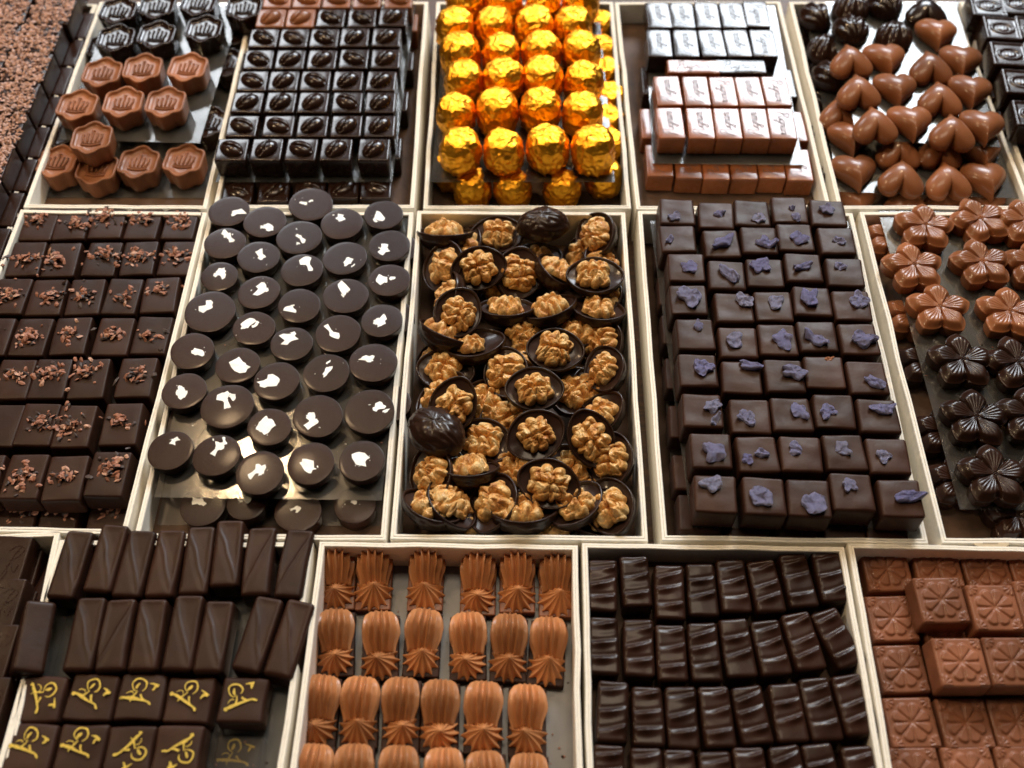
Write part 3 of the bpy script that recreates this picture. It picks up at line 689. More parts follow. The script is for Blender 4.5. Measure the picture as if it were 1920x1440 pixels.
# ================================================================ crown-stamped chocolates
zc = Z(0, 0, 3.6)
def crown_piece(mat):
    q = [(-1, .42), (-.86, .62), (-.55, .70), (-.32, .88), (0, 1.0), (.32, .88), (.55, .70), (.86, .62), (1, .42), (1, 0), (1, -.42), (.86, -.62), (.55, -.70), (.32, -.88), (0, -1.0),
         (-.32, -.88), (-.55, -.70), (-.86, -.62), (-1, -.42), (-1, 0)]
    ol = [(v.x*.0150, v.y*.0185) for v in catmull([Vector(a) for a in q], 4, True)][::-1]
    rings = [(.90, 0), (.92, .001), (.985, .0105), (1.0, .0122), (.985, .0128), (.94, .0131), (.88, .0128), (.85, .0118), (.83, .0113), (.6, .0112), (.3, .0112)]
    return loft('crown_body', ol, rings, mat, .0112)
def crown_emblem(mat):
    V, F = [], []; E = ellipsoid_pts; z = .0113
    for i in range(13):                              # curved band of the crown
        u = -1+2*i/12; E((u*.0052, -.0042-.0009*(1-u*u), z), (.0007, .0007, .0009), 7, 5, V, F); E((u*.0050, -.0028-.0009*(1-u*u), z), (.0006, .0005, .0008), 7, 5, V, F)
    for k in range(5):                               # five arches ending in pearls
        u = -1+k/2
        for i in range(8):
            t = i/7; E((u*(.0046+.0022*t)*(1-.25*t*t) , -.002+.0052*t*(1-.22*abs(u))+.0006*sin(pi*t), z), (.00075, .0008, .0011*(1-.3*t)), 7, 5, V, F)
        E((u*.0052, .0036-.0012*abs(u), z), (.0009, .0009, .0011), 8, 6, V, F)
    E((0, .0052, z), (.0006, .0012, .0009), 8, 6, V, F); E((0, .0054, z), (.0012, .0005, .0009), 8, 6, V, F)
    return mesh('crown_emblem', V, F, mat)
CR = {'dark': (crown_piece('dark_gloss'), crown_emblem('dark_gloss')), 'milk': (crown_piece('milk_satin'), crown_emblem('milk_satin'))}
for nme, kd, base, grp, pts in [
    ('far row of dark crown chocolates', 'dark', .036, 'dark crown chocolates', [(800,82),(1065,50),(1345,30),(1650,62)]),
    ('near row of dark crown chocolates', 'dark', .036, 'dark crown chocolates', [(785,268),(1060,245),(1380,205)]),
    ('milk row touching the dark crowns', 'milk', .036, 'milk crown chocolates', [(693,500),(965,470),(1270,465)]),
    ('second milk row on the upper sheet', 'milk', .036, 'milk crown chocolates', [(525,720),(835,700),(1120,700)]),
    ('milk row nearest the nib squares', 'milk', .0175, 'milk crown chocolates', [(392,1105),(660,1150),(940,1110),(1245,1095)]),
    ('dark pieces below the upper sheet', 'dark', .0175, 'dark crown chocolates', [(1545,440),(1420,840),(1600,230),(720,330),(420,900)])]:
    for i, (zx, zy) in enumerate(pts):
        px, py = zc(zx, zy); p = U(px, py, base+.013)
        sz = 1.0
        t = thing('crown_chocolate', f'{kd} crown-stamped chocolate, {ORD[i]} from nib blocks, {nme}', 'chocolate', (p.x, p.y, base), radians(-2)+random.uniform(-.06, .06), grp)
        t.scale = (sz, sz, .0155/.013 if base > .03 else 1.25)
        add('body', CR[kd][0], t); add('crown_emblem', CR[kd][1], t, (0, .0004, 0), scale=(1.32, 1.5, 1.0))
px, py = zc(620, 935); p = U(px, py, .0475)
t = thing('crown_chocolate', 'milk crown-stamped chocolate stacked on top of another beside the plastic sheet', 'chocolate', (p.x, p.y, .0335), .05, 'milk crown chocolates')
add('body', CR['milk'][0], t); add('crown_emblem', CR['milk'][1], t, (0, .0004, 0), scale=(1.32, 1.5, 1.0)); t.scale = (1, 1, 1.2)

# ================================================================ coffee bean squares
zb = Z(380, 0, 3.6)
BEAN = [[(505,-8),(705,-8),(905,-8),(1110,-8),(1322,-8)],[(460,120),(660,120),(865,120),(1075,120),(1285,112)],[(410,255),(615,255),(820,255),(1025,250),(1240,250)],
 [(375,400),(590,400),(805,400),(1020,395),(1235,395)],[(335,545),(545,545),(760,545),(980,545),(1205,545)],[(300,690),(525,690),(745,690),(975,690),(1200,690)],
 [(265,850),(510,850),(740,850),(970,850),(1195,850)],[(195,1008),(430,1008),(665,1008),(900,1008),(1155,1008)]]
def bean_mesh(mat):
    n, m, V, F = 40, 16, [], []
    for i in range(m+1):
        t = pi/2*i/m
        for j in range(n):
            a = 2*pi*j/n; x, y = cos(a)*cos(t), sin(a)*cos(t); g = abs(y - .22*sin(x*2.6)); h = sin(t)
            h -= .38*exp(-(g/.11)**2)*sstep(1.0, .8, abs(x)); V.append((x*.0102, y*.0074, h*.0056))
    for i in range(m):
        for j in range(n): k = (j+1) % n; F.append((i*n+j, i*n+k, (i+1)*n+k, (i+1)*n+j))
    return mesh('coffee_bean_relief', V, F, mat)
BB = {q: (rbox('bean_square_body', .0236, .0238, .0175, .0015, m_, 4, 4, 2, taper=-.05, seed=3, amp=.0001), bean_mesh(m_)) for q, m_ in (('dark', 'dark_gloss'), ('milk', 'milk_gloss'))}
DIR = '00000 11001 00011 01101 01011 11101 00111 01011'.split()
rows = [[zb(*q) for q in r] for r in BEAN]; ang = grid_angle(rows, .0515)
for j, r in enumerate(rows):
    for i, (px, py) in enumerate(r):
        kd = 'milk' if j == 0 or (j == 1 and i < 2) else 'dark'
        p = U(px, py, .0515)
        t = thing('coffee_bean_square', in_row(f'{kd} square with coffee bean relief', 'crown tray', i, 'disc tray', 7-j), 'chocolate', (p.x, p.y, .034), ang+random.uniform(-.02, .02), 'coffee bean squares')
        add('body', BB[kd][0], t); add('coffee_bean_relief', BB[kd][1], t, (0, 0, .0170), (0, 0, radians(48 if DIR[j][i] == '1' else -35)+random.uniform(-.1, .1)))
for n_, (zx, zy) in enumerate([(235,1290),(480,1285),(725,1265),(950,1265),(1170,1265)]):
    p = U(*zb(zx, zy), .032)
    t = thing('coffee_bean_square', f'dark coffee bean square under the sheet, {ORD[n_]} from the crown tray', 'chocolate', (p.x, p.y, .0145), ang, 'coffee bean squares below the sheet')
    add('body', BB['dark'][0], t); add('coffee_bean_relief', BB['dark'][1], t, (0, 0, .0162), (0, 0, radians(40 if n_ % 2 else -35)), (1, 1, .7))
for n_, (zx, zy) in enumerate([(1280,1010),(1330,690),(1370,420),(1400,160),(480,300),(330,800)]):
    p = U(*zb(zx-40, zy), .032)
    t = thing('coffee_bean_square', f'shadowed bean square below the sheet by the {"foil ball" if n_ < 4 else "crown"} tray wall, {ORD[n_ if n_ < 4 else 5-n_]} from disc tray', 'chocolate', (p.x, p.y, .0145), ang, 'coffee bean squares below the sheet')
    add('body', BB['milk' if n_ == 3 else 'dark'][0], t, scale=(1, 1, .0190/.0175))

# ================================================================ gold foil balls
zf = Z(780, 0, 3.6)
def foil_ball(s):
    n, m, V, F = 84, 54, [], []
    off = Vector((s*11.3, s*5.7, s*2.9)); rr = random.Random(s)
    tilt = (rr.uniform(-.25, .25), rr.uniform(-.25, .25))
    for i in range(m+1):
        t = pi*i/m
        for j in range(n):
            a = 2*pi*j/n; d = Vector((sin(t)*cos(a), sin(t)*sin(a), cos(t)))
            q = d*2.6 + off
            rg = lambda v_: (1-abs(noise.noise(v_)))**3
            r = .90 + .06*noise.noise(d*1.4+off) + .09*rg(q*.8) + .05*rg(q*1.7+off) + .030*rg(q*4.6)
            r += .03*sin(15*a + 5*noise.noise(q*.8))*sstep(.1, .8, t-1.5)
            h = hypot(d.x, d.y); sq = (h**2.6 + abs(d.z)**2.6)**(-1/2.6); v = d*r*sq
            z = v.z*1.10 + .22*(v.x*tilt[0] + v.y*tilt[1])
            if z > .86: z = .86 + (z-.86)*.6
            z = max(z, -.92)
            V.append((v.x*.0147, v.y*.0147, (z+.92)*.0150))
    for i in range(m):
        for j in range(n): k = (j+1) % n; F.append((i*n+j, (i+1)*n+j, (i+1)*n+k, i*n+k))
    me = mesh('foil_ball', V, F, 'foil'); return me
FB = [foil_ball(s) for s in range(6)]
BALL = [[(335,45),(590,45),(860,45),(1110,42)],[(265,215),(525,200),(800,210),(1060,200)],[(300,385),(575,380),(845,375),(1115,365)],[(325,565),(590,560),(855,555),(1130,570)],
 [(270,780),(550,770),(840,760),(1125,785)],[(300,1030),(590,1030),(890,1015),(1195,1025)]]
k = 0
for j, r in enumerate(BALL):
    for i, (zx, zy) in enumerate(r):
        p = U(*zf(zx, zy), .048); k += 1
        o = add('foil_wrapped_ball', FB[(i*5+j*3) % 6], None, (p.x, p.y, .034), (0, 0, random.uniform(0, 6.28)), [random.uniform(1.04, 1.12)]*3)
        tag(o, in_row('gold foil wrapped ball', 'bean tray', i, 'walnut tray', 5-j), 'chocolate', 'gold foil balls on the sheet')
for n_, (zx, zy) in enumerate([(380,1275),(655,1280),(985,1270),(1265,1200),(1300,1010),(1290,840),(1285,690),(1270,520),(1250,370),(1230,200),(240,1150),(250,900)]):
    p = U(*zf(zx, zy), .0205)
    side = 'from bean tray along walnut tray side' if n_ < 4 else ('from walnut tray along printed bars wall' if n_ < 10 else 'from walnut tray along bean tray wall')
    o = add('foil_wrapped_ball', FB[(n_*5+1) % 6], None, (p.x, p.y, .0065), (0, 0, n_*1.7))
    tag(o, f'gold foil ball below the plastic, {ORD[n_ if n_ < 4 else n_-4 if n_ < 10 else n_-10]} {side}', 'chocolate', 'gold foil balls below the sheet')

# ================================================================ script-printed bars
zp = Z(1160, 0, 3.6)
GL = {'P': ([[(.02, -.32), (.12, .3), (.2, .9)], [(-.15, .62), (.1, 1.0), (.5, .95), (.52, .62), (.12, .42)]], .62),
 'u': ([[(0, .5), (.0, .12), (.14, 0), (.3, .15), (.36, .5)], [(.36, .5), (.36, .1), (.48, .02)]], .50),
 'g': ([[(.34, .45), (.1, .46), (0, .2), (.15, .04), (.34, .25), (.36, .5)], [(.36, .5), (.33, -.2), (.18, -.45), (0, -.3), (.4, .05)]], .48),
 'n': ([[(.05, .5), (.05, .02)], [(.05, .3), (.2, .5), (.32, .4), (.32, .06), (.44, .02)]], .46),
 'a': ([[(.32, .45), (.1, .46), (0, .2), (.12, .02), (.3, .18), (.34, .5)], [(.34, .5), (.34, .08), (.46, .02)]], .48),
 'i': ([[(0, .5), (0, .08), (.12, .02)], [(.02, .72), (.05, .78)]], .16)}
def script(word, size, mat, z, name='lettering'):
    st, x = [], 0
    for ch in word:
        for s_ in GL[ch][0]: st.append(([(x+a+.22*b, b) for a, b in s_], [.04, .075, .045]))
        x += GL[ch][1]
    return ribbons([([((a-x/2)*size, (b-.25)*size) for a, b in p], [w*size for w in ws]) for p, ws in st], z, mat, name, dz=.00001)
BW, BD, BH = .0203, .0345, .0160
PB = {q: rbox('printed_bar_body', BW, BD, BH, .0012, m_, 4, 6, 2, top=lambda x, y: noise.noise(Vector((x*60, y*60, 2)))*.00025, seed=5, amp=.0002) for q, m_ in (('dark', 'dark_gloss'), ('milk', 'milk_print'))}
TX = {'dark': script('Pugnani', .0084, 'faint_ink', BH), 'milk': script('Pugnani', .0084, 'brown_ink', BH)}
PR = [('dark', [[(300,-75),(465,-75),(625,-75),(785,-75),(930,-75)],[(270,100),(430,100),(600,100),(770,100),(930,92)],[(275,290),(455,290),(632,290),(803,290),(978,290)]]),
      ('milk', [[(335,610),(525,612),(707,615),(885,615),(1065,612)],[(350,828),(553,830),(737,832),(922,832),(1103,832)]])]
for kd, rws in PR:
    rows = [[zp(*q) for q in r] for r in rws]; ang = grid_angle(rows, .05)
    for j, r in enumerate(rows):
        for i, (px, py) in enumerate(r):
            if py < -18: continue
            p = U(px, py, .050)
            t = thing('printed_bar', in_row(f'{kd} bar with script lettering', 'foil balls', i, 'violet squares', (1-j if kd == 'milk' else 5-j)), 'chocolate', (p.x, p.y, .034), ang+random.uniform(-.03, .03), f'{kd} script-printed bars')
            add('body', PB[kd], t); add('lettering', TX[kd], t, (0, 0, .0002), (0, 0, -pi/2 if (i == 4 or (i == 2 and j == 0)) else pi/2))
for n_, (kd, zx, zy) in enumerate([('milk',505,448),('dark',820,448)]):
    p = U(*zp(zx, zy), .050)
    t = thing('printed_bar', f'{kd} script-printed bar lying crosswise between the dark and milk bars', 'chocolate', (p.x, p.y, .034), pi/2-.02, 'crosswise printed bars')
    add('body', PB[kd], t, scale=(.80, 1.22, 1)); add('lettering', TX[kd], t, (0, 0, .0002), (0, 0, -pi/2))
for n_, (zx, zy) in enumerate([(275,1110),(468,1125),(652,1132),(840,1132),(1025,1125),(1212,1140)]):
    p = U(*zp(zx, zy-30), .032)
    t = thing('printed_bar', f'milk bar under the upper sheet, {ORD[n_]} from the foil balls', 'chocolate', (p.x, p.y, .0158), radians(-1.5), 'milk bars below the sheet')
    add('body', PB['milk'], t); add('lettering', TX['milk'], t, (0, 0, .0002), (0, 0, pi/2))
for n_, (zx, zy, kd) in enumerate([(235,830,'milk'),(1180,850,'milk'),(1120,560,'dark'),(240,540,'dark')]):
    p = U(*zp(zx, zy), .032)
    t = thing('printed_bar', f'{kd} bar showing beside the stack under the sheet, {ORD[n_]} from the violet squares', 'chocolate', (p.x, p.y, .0158), radians(-1), 'milk bars below the sheet')
    add('body', PB[kd], t)

# ================================================================ hearts and shells
zh = Z(1480, 0, 3.6)
def heart_outline(n=84):
    o = []
    for i in range(n):
        t = 2*pi*i/n; o.append((16*sin(t)**3/16.5*.0152, (13*cos(t)-5*cos(2*t)-2*cos(3*t)-cos(4*t)+2.5)/16.5*.0150))
    return o[::-1]
def heart_mesh(mat):
    rings = [(.93, 0), (.955, .001), (.985, .0026), (1.0, .0042)] + [(s, .0042+.0080*(1-s**1.9)**.66) for s in (.985, .955, .91, .85, .77, .68, .58, .46, .33, .2, .09)]
    ho = heart_outline(); return loft('heart_chocolate', ho, rings, mat, .0122, core=(.0138, .0128, .0042, [atan2(y, x) for x, y in ho]))
def shell_mesh(mat):
    ol = []; n = 132
    for i in range(n):
        a = 2*pi*i/n; f = max(0, sin(a)); r = .0150*(1+.10*f) if sin(a) > -.2 else .0150*(1-.10*(-.2-sin(a)))
        ol.append((r*cos(a)*(1 if sin(a) > 0 else 1-.45*(sin(a))**2), r*sin(a)*1.12))
    def zf_(x, y, s):
        a = atan2(x, y+.0185); return (.0013*cos(a*19))*sstep(0, .3, s)*sstep(-.016, -.006, y)
    rings = [(.93, 0), (.96, .001), (1.0, .0032)] + [(s, .0032+.0118*(1-s**2.2)**.6) for s in (.985, .955, .91, .85, .77, .68, .58, .46, .33, .2, .09)]
    return loft('shell_chocolate', ol, rings, mat, .015, True, lambda x, y, s: zf_(x, y, s))
HM = {'milk': heart_mesh('milk_gloss'), 'dark': heart_mesh('dark_gloss')}; SM = shell_mesh('dark_gloss')
def heart(kd, zx, zy, base, inv, label, grp, sc=1.17):
    p = U(*zh(zx, zy), base+.010)
    o = add('heart_chocolate', HM[kd], None, (p.x, p.y, base), (0, 0, (pi if inv else 0)+random.uniform(-.2, .05)), (sc, sc*1.2, sc))
    tag(o, label, 'chocolate', grp)
HS = [[(415,375,1),(665,370,0),(955,420,1),(1175,385,0)],[(470,580,1),(735,575,0),(1020,630,1),(1240,590,0)],[(580,805,1),(835,800,0),(1105,855,1),(1325,830,0)]]
for j, r in enumerate(HS):
    for i, (a, b, v) in enumerate(r):
        heart('milk', a, b, .0455, v, f'milk heart pointing to {"shells" if v else "flowers"}, {ORD[i]} from printed bars, {ORD[j]} row from shells', 'milk hearts on the upper sheet')
heart('milk', 1010, 200, .0455, 0, 'lone milk heart among the dark shells', 'milk hearts on the upper sheet')
heart('dark', 930, 45, .0455, 1, 'dark heart beside the lone milk heart', 'dark hearts')
for i, (a, b, v) in enumerate([(460,1135,0),(765,1165,1),(1075,1185,1),(1345,1190,0)]):
    heart('milk', a, b, .029, v, f'milk heart on the lower sheet nearest the flowers, {ORD[i]} from printed bars', 'milk hearts on the lower sheet')
for i, (a, b, v) in enumerate([(345,735,1),(425,905,0),(740,985,1),(1020,985,1),(1310,1000,0)]):
    heart('milk', a, b, .029, v, f'milk heart half covered by the upper sheet, {ORD[i]} from printed bars', 'milk hearts half covered')
for i, (a, b, v) in enumerate([(460,1335,0),(800,1345,1),(1040,1345,1),(1330,1350,0)]):
    heart('milk', a, b-8, .012, v, f'milk heart under the lower sheet by the flower tray, {ORD[i]} from printed bars', 'milk hearts under the lower sheet')
def shellc(zx, zy, base, rz, label):
    p = U(*zh(zx, zy), base+.010); o = add('shell_chocolate', SM, None, (p.x, p.y, base), (0, 0, rz)); tag(o, label, 'chocolate', 'dark fluted shells')
for i, (a, b, rz) in enumerate([(430,175,.1),(720,205,2.9)]): shellc(a, b, .0455, rz, f'glossy dark fluted shell in near row, {ORD[i]} from printed bars')
for i, (a, b, rz) in enumerate([(425,20,2.9),(660,10,.2)]): shellc(a, b, .0455, rz, f'glossy dark fluted shell in far row, {ORD[i]} from printed bars')
for i, (a, b, rz) in enumerate([(195,90,.4),(255,295,2.8),(290,490,.3)]): shellc(a, b, .029, rz, f'dark fluted shell on the lower sheet by printed bars, {ORD[2-i]} from the hearts')
for i, (a, b, rz) in enumerate([(100,200,.4),(150,420,2.8),(205,640,.3),(240,900,1.0),(270,1180,2.0)]): shellc(a+30, b, .012, rz, f'shadowed dark shell on hearts tray floor by printed bars, {ORD[4-i]} from flower tray')

# ================================================================ oval-stamped dark squares
def oval_top(x, y):
    e = hypot(x/.0085, y/.0062); v = .0010*exp(-((e-1)/.13)**2) + .0008*sstep(.62, .4, e)*(.7+.3*sin(x*2600))
    c = max(abs(x), abs(y)); return v - .0010*sstep(.0128, .0112, c)
OV = rbox('oval_square_body', .0292, .0292, .018, .0016, 'dark_gloss', 36, 36, 2, top=oval_top, taper=.03, edge=.0012)
for i, (zx, zy, c) in enumerate([(1345,32,0),(1440,185,0),(1490,360,0),(1575,548,0),(1650,765,0),(1545,20,1),(1660,185,1),(1720,365,1)]):
    p = U(*zh(zx, zy), .054)
    o = add('oval_stamped_square', OV, None, (p.x, p.y, .036), (0, 0, radians(-6)))
    tag(o, f'dark square with stamped oval, {"first column beside hearts" if c == 0 else "second column from hearts"}, {ORD[i-5*c]} from the far tray rim', 'chocolate', 'oval-stamped dark squares')
for i, (zx, zy) in enumerate([(1310,210),(1370,400),(1440,600),(1510,820)]):
    p = U(*zh(zx, zy), .034); o = add('oval_stamped_square', OV, None, (p.x+.004, p.y, .02), (0, 0, radians(-6)), (1, 1, .016/.018))
    tag(o, f'lower oval-stamped dark square under the column beside hearts, {ORD[i]} from far rim', 'chocolate', 'oval-stamped dark squares')

# ================================================================ nib-covered blocks
def coated(s):
    r = random.Random(s+50); V, F, FM = [], [], []
    for i in range(260):
        x, y = r.uniform(-.0165, .0165), r.uniform(-.0165, .0165)
        nib(V, F, FM, (x, y, r.uniform(-.0002, .0012)), r.uniform(.0013, .0026), r, 3 if r.random() < .62 else (1 if r.random() < .05 else 2))
    return mesh('cocoa_nib_coating', V, F, ['nib', 'nib_dark', 'nib_pale', 'nib_rose'], False, FM)
CT = [coated(s) for s in range(3)]; SB = rbox('nib_block_body', .0338, .0338, .0175, .0012, 'dark_bar', 4, 4, 2, seed=2, amp=.0004)
e0, e1 = U(138, 0, .056), U(2, 330, .056); dv = (e1-e0).normalized(); nv = Vector((dv.y, -dv.x, 0)); nv = nv if nv.x < 0 else -nv
L_ = (e1-e0).length; rz = atan2(dv.y, dv.x) + pi/2
for j in range(-1, 8):
    for i in range(4):
        c = e0 + dv*(.012+.0355*j) + nv*(.0175+.0352*i) + nv*random.uniform(-.0015, .0015)
        if c.x < -.50: continue
        t = thing('nib_covered_block', in_row('square block coated with chopped nibs', 'crown tray', i, 'nib squares', 7-j), 'chocolate', (c.x, c.y, .0362), rz+random.uniform(-.03, .03), 'nib-covered blocks')
        add('body', SB, t); add('cocoa_nib_coating', CT[(i+j*2) % 3], t, (0, 0, .0178), (0, 0, random.choice([0, pi/2, pi])))['kind'] = 'stuff'
for j in range(0, 8):
    c = e0 + dv*(.006+.0355*j) + nv*.0085
    t = thing('nib_covered_block', f'dark block below the plastic sheet beside crown tray, {ORD[7-j]} from nib squares', 'chocolate', (c.x, c.y, .0185), rz, 'nib-covered blocks below the sheet')
    add('body', SB, t, scale=(1, 1, .0172/.0175))
    
# ================================================================ stamped dark tablets
za = Z(0, 960, 3.0)
TB = rbox('tablet_body', .047, .0335, .013, .0012, 'dark_bar', 6, 5, 2, seed=9, amp=.0003)
def swirl():
    st = [([(-.004, -.009), (0, -.002), (.003, .006), (.006, .010)], [.0003, .0006, .0003]), ([(-.001, .008), (.004, .011), (.008, .008), (.004, .003), (0, .002)], [.0003, .0005, .0003]),
          ([(-.006, -.006), (-.004, -.011), (0, -.006), (-.001, -.001)], [.0003, .0005, .0003]), ([(.002, -.002), (.004, -.006), (.006, -.001)], [.0003, .0004])]
    return ribbons(st, 0, 'dark_disc', 'stamped_script', .00002, .0001)
SW = swirl()
for i, (zx, zy) in enumerate([(110,276),(72,520),(28,785),(-20,1090)]):
    p = U(*za(zx-20, zy), .0365)
    t = thing('stamped_tablet', f'flat dark tablet with faint stamped script, {ORD[i]} from nib squares', 'chocolate', (p.x-.018, p.y, .0235), radians(-2), 'stamped dark tablets')
    add('body', TB, t); add('stamped_script', SW, t, (.014, -.001, .0131), (0, 0, .1))
    t = thing('stamped_tablet', f'dark tablet underneath another, {ORD[i]} from nib squares', 'chocolate', (p.x-.0165, p.y-.002, .0102), radians(-2), 'stamped dark tablets')
    add('body', TB, t)

# ================================================================ diagonal-ridged bars
def diag(s, sgn, H=.0168):
    r = random.Random(s); hx, hy = .0078, .0205
    def f(x, y):
        d = (x*hy*1.0*sgn - y*hx*1.0)/hypot(hx, hy); d += .0012*noise.noise(Vector((y*80, s, 0)))
        return .0007*exp(-(d/.0006)**2) + .0005*max(-1, min(1, d/.004)) - .0003
    return rbox('diagonal_bar_body', .0166, .0435, H, .0026, 'dark_satin', 20, 24, 2, top=f, seed=s, amp=.0007, freq=38, taper=.03)
DG = [diag(0, -1), diag(1, -1), diag(2, -1), diag(3, 1), diag(4, 1), diag(5, -1)]
B1 = [[((450,115),(335,470),0),((645,80),(540,435),1),((800,115),(705,465),2),((965,105),(890,465),5),((1135,90),(1080,450),0),((1295,55),(1255,405),1),((1475,95),(1430,460),3),((1685,110),(1615,470),4)],
      [((285,520),(215,890),2),((515,490),(430,880),0),((680,500),(610,885),3),((860,500),(795,880),1),((1065,480),(990,880),2),((1235,505),(1165,890),5),((1515,490),(1380,880),0),((1690,510),(1560,910),1)]]
for j, r in enumerate(B1):
    for i, (a, b, v) in enumerate(r):
        sideways = (j == 1 and i == 0)
        base = .0216 if not sideways else .0216
        if (j, i) in ((0, 0), (0, 1), (0, 5)): base = .0225
        pa, pb = U(*za(*a), base+.0165), U(*za(*b), base+.0165); c = (pa+pb)/2; d = pa-pb
        t = thing('diagonal_bar', in_row('dark bar with diagonal ridge' if not sideways else 'dark bar tipped on its side', 'tablets', i, 'silver leaf discs', j), 'chocolate', (c.x, c.y, base), atan2(d.y, d.x)-pi/2, 'bars with a diagonal ridge')
        add('body', DG[v], t, (0, 0, .009 if sideways else 0), (0, radians(-62) if sideways else 0, 0), (.8 if sideways else 1, min(1.1, (d.length+.003)/.0435), 1))
p = U(*za(330, 300), .03); t = thing('diagonal_bar', 'dark bar underneath the corner bar next to the tablets', 'chocolate', (p.x-.004, p.y, .0066), -.25, 'bars with a diagonal ridge'); add('body', DG[1], t, scale=(1.05, 1, .9))

# ================================================================ gold-printed squares
def figure(sd):
    rj = random.Random(sd); jt = lambda v_: v_*rj.uniform(.75, 1.2)
    k = .0258/690; P = lambda x, y: ((x-505+rj.uniform(-9, 9))*k, (500-y+rj.uniform(-9, 9))*k)
    w = lambda *a: [jt(q*k*.80) for q in a]
    st = [([P(232, 640), P(250, 620), P(275, 600)], w(50, 78, 40)), ([P(270, 612), P(330, 590), P(400, 572), P(520, 552), P(640, 530), P(700, 532), P(735, 560)], w(34, 62, 74, 44, 34, 46, 30)),
          ([P(395, 570), P(410, 510), P(420, 440)], w(34, 30, 16)), ([P(490, 470), P(540, 510), P(610, 540)], w(44, 34, 26)), ([P(395, 590), P(405, 640)], w(30, 12)),
          ([P(275, 545), P(300, 500), P(350, 478), P(385, 505)], w(8, 18, 18, 8)),
          ([P(490, 410), P(512, 350), P(480, 275), P(400, 245), P(320, 270), P(288, 340), P(310, 405), P(370, 440), P(420, 440)], w(14, 26, 32, 34, 34, 30, 22, 16, 10)),
          ([P(385, 420), P(385, 365), P(390, 315)], w(30, 60, 26)), ([P(548, 268), P(620, 258), P(705, 262)], w(8, 42, 60)), ([P(655, 270), P(650, 310), P(645, 358)], w(60, 46, 26))]
    if sd % 3 == 1: st.pop(4)
    return ribbons(st, 0, 'gold_ink', 'gold_print', .00002, .0001)
FGS = [figure(q) for q in range(6)]; FG = FGS[0]
GB = [rbox('gold_square_body', .0256, .0252, .0135, .0020, 'dark_matte', 6, 6, 2, seed=20+s, amp=.0013, freq=50, taper=.03) for s in range(5)]
GS = [[(225,1050,-78),(510,1045,-38),(790,1040,-20),(1060,1055,-40),(1365,1055,12)],[(165,1325,-30),(450,1325,-28),(725,1335,215),(1000,1335,200)]]
for j, r in enumerate(GS):
    for i, (zx, zy, fa) in enumerate(r):
        p = U(*za(zx, zy), .035)
        t = thing('gold_printed_square', in_row('dark square with gold printed figure', 'tablets', i, 'diagonal bars', j), 'chocolate', (p.x, p.y, .0215), radians(-1.5)+random.uniform(-.05, .05), 'gold-printed squares')
        add('body', GB[(i+j*2) % 5], t); add('gold_print', FGS[(i+j*4) % 6], t, (0, 0, .0143), (0, 0, radians(fa)), (.92, .92, 1))
p = U(*za(1330, 1385), .020); t = thing('gold_printed_square', 'gold-printed square seen faintly under the plastic sheet', 'chocolate', (p.x, p.y, .0066), 0, 'gold-printed squares'); add('body', GB[2], t); add('gold_print', FG, t, (0, 0, .0143), (0, 0, radians(-18)), (.92, .92, 1))
for n_, (zx, zy) in enumerate([(1080,1280),(620,1200),(300,1200)]):
    p = U(*za(zx, zy), .020); t = thing('gold_printed_square', f'gold-printed square hidden below the sheet, {ORD[n_]} from the piped fingers', 'chocolate', (p.x, p.y, .0066), 0, 'gold-printed squares'); add('body', GB[n_], t); add('gold_print', FG, t, (0, 0, .0143), (0, 0, 1.0*n_), (.9, .9, 1))

# ================================================================ piped cream fingers
zg = Z(520, 990, 3.2)
def log_mesh(s):
    r = random.Random(s); n, m, V, F = 230, 36, [], []; Wd, H, Ln = .0096, .0155, .0250
    ph = r.uniform(-.2, .2); sk = r.uniform(-.06, .06)
    for i in range(m+1):
        u = i/m; k = min(1, u/.46); sc = max(.04, sqrt(max(0, 1-(1-k)**2))); hz = sc*(1 if u < .46 else 1-.70*((u-.46)/.54)**1.4)
        wob = .0005*noise.noise(Vector((u*3, s*4.1, 1)))
        for j in range(n+1):
            a = -.25 + (pi+.5)*j/n
            q = abs(sin((a-pi/2+ph*.2+sk*u)*7.6 + pi/2*(s % 2)))
            ridge = .82 + .36*(1-q)**1.2 + .012*noise.noise(Vector((u*6, a*3, s+3)))
            V.append((cos(a)*Wd*ridge*sc**.45*(1-.24*sstep(.55, 1, u)) + wob, Ln*(.5-u), max(0, sin(a)*H*ridge*hz + .0020)))
    w = n+1
    for i in range(m):
        for j in range(n): F.append((i*w+j, i*w+j+1, (i+1)*w+j+1, (i+1)*w+j))
    F.append(tuple(range(m*w, m*w+w)))
    return mesh('piped_cream', V, F, 'cream')
def rosette_mesh(s):
    r = random.Random(s+80); n, m, V, F = 130, 24, [], []; R, H = .0110, .0124; k = 13; tw = r.uniform(-.4, .8)
    for i in range(m+1):
        u = i/m; rr = R*(.90+.10*sstep(0, .12, u))*max(0.0, 1-u)**.72*(1-.20*sstep(.35, 1, u)); z = H*(.75*u + .25*u**3)
        for j in range(n):
            a = 2*pi*j/n; q = abs(sin((a+tw*u)*k/2 + .25*noise.noise(Vector((cos(a)*2, sin(a)*2, s)))))
            g = .84 + .36*(1-q)**1.1*(1-u*.55) + .07*noise.noise(Vector((cos(a)*1.3, sin(a)*1.3, s+u*1.5)))
            V.append((rr*g*cos(a) + .0018*u*u*sin(s*2.1), rr*g*sin(a) + .0018*u*u*cos(s*1.7), z))
    for i in range(m):
        for j in range(n): q = (j+1) % n; F.append((i*n+j, i*n+q, (i+1)*n+q, (i+1)*n+j))
    return mesh('rosette', V, F, 'cream')
LG = [log_mesh(s) for s in range(5)]; RS = [rosette_mesh(s) for s in range(6)]
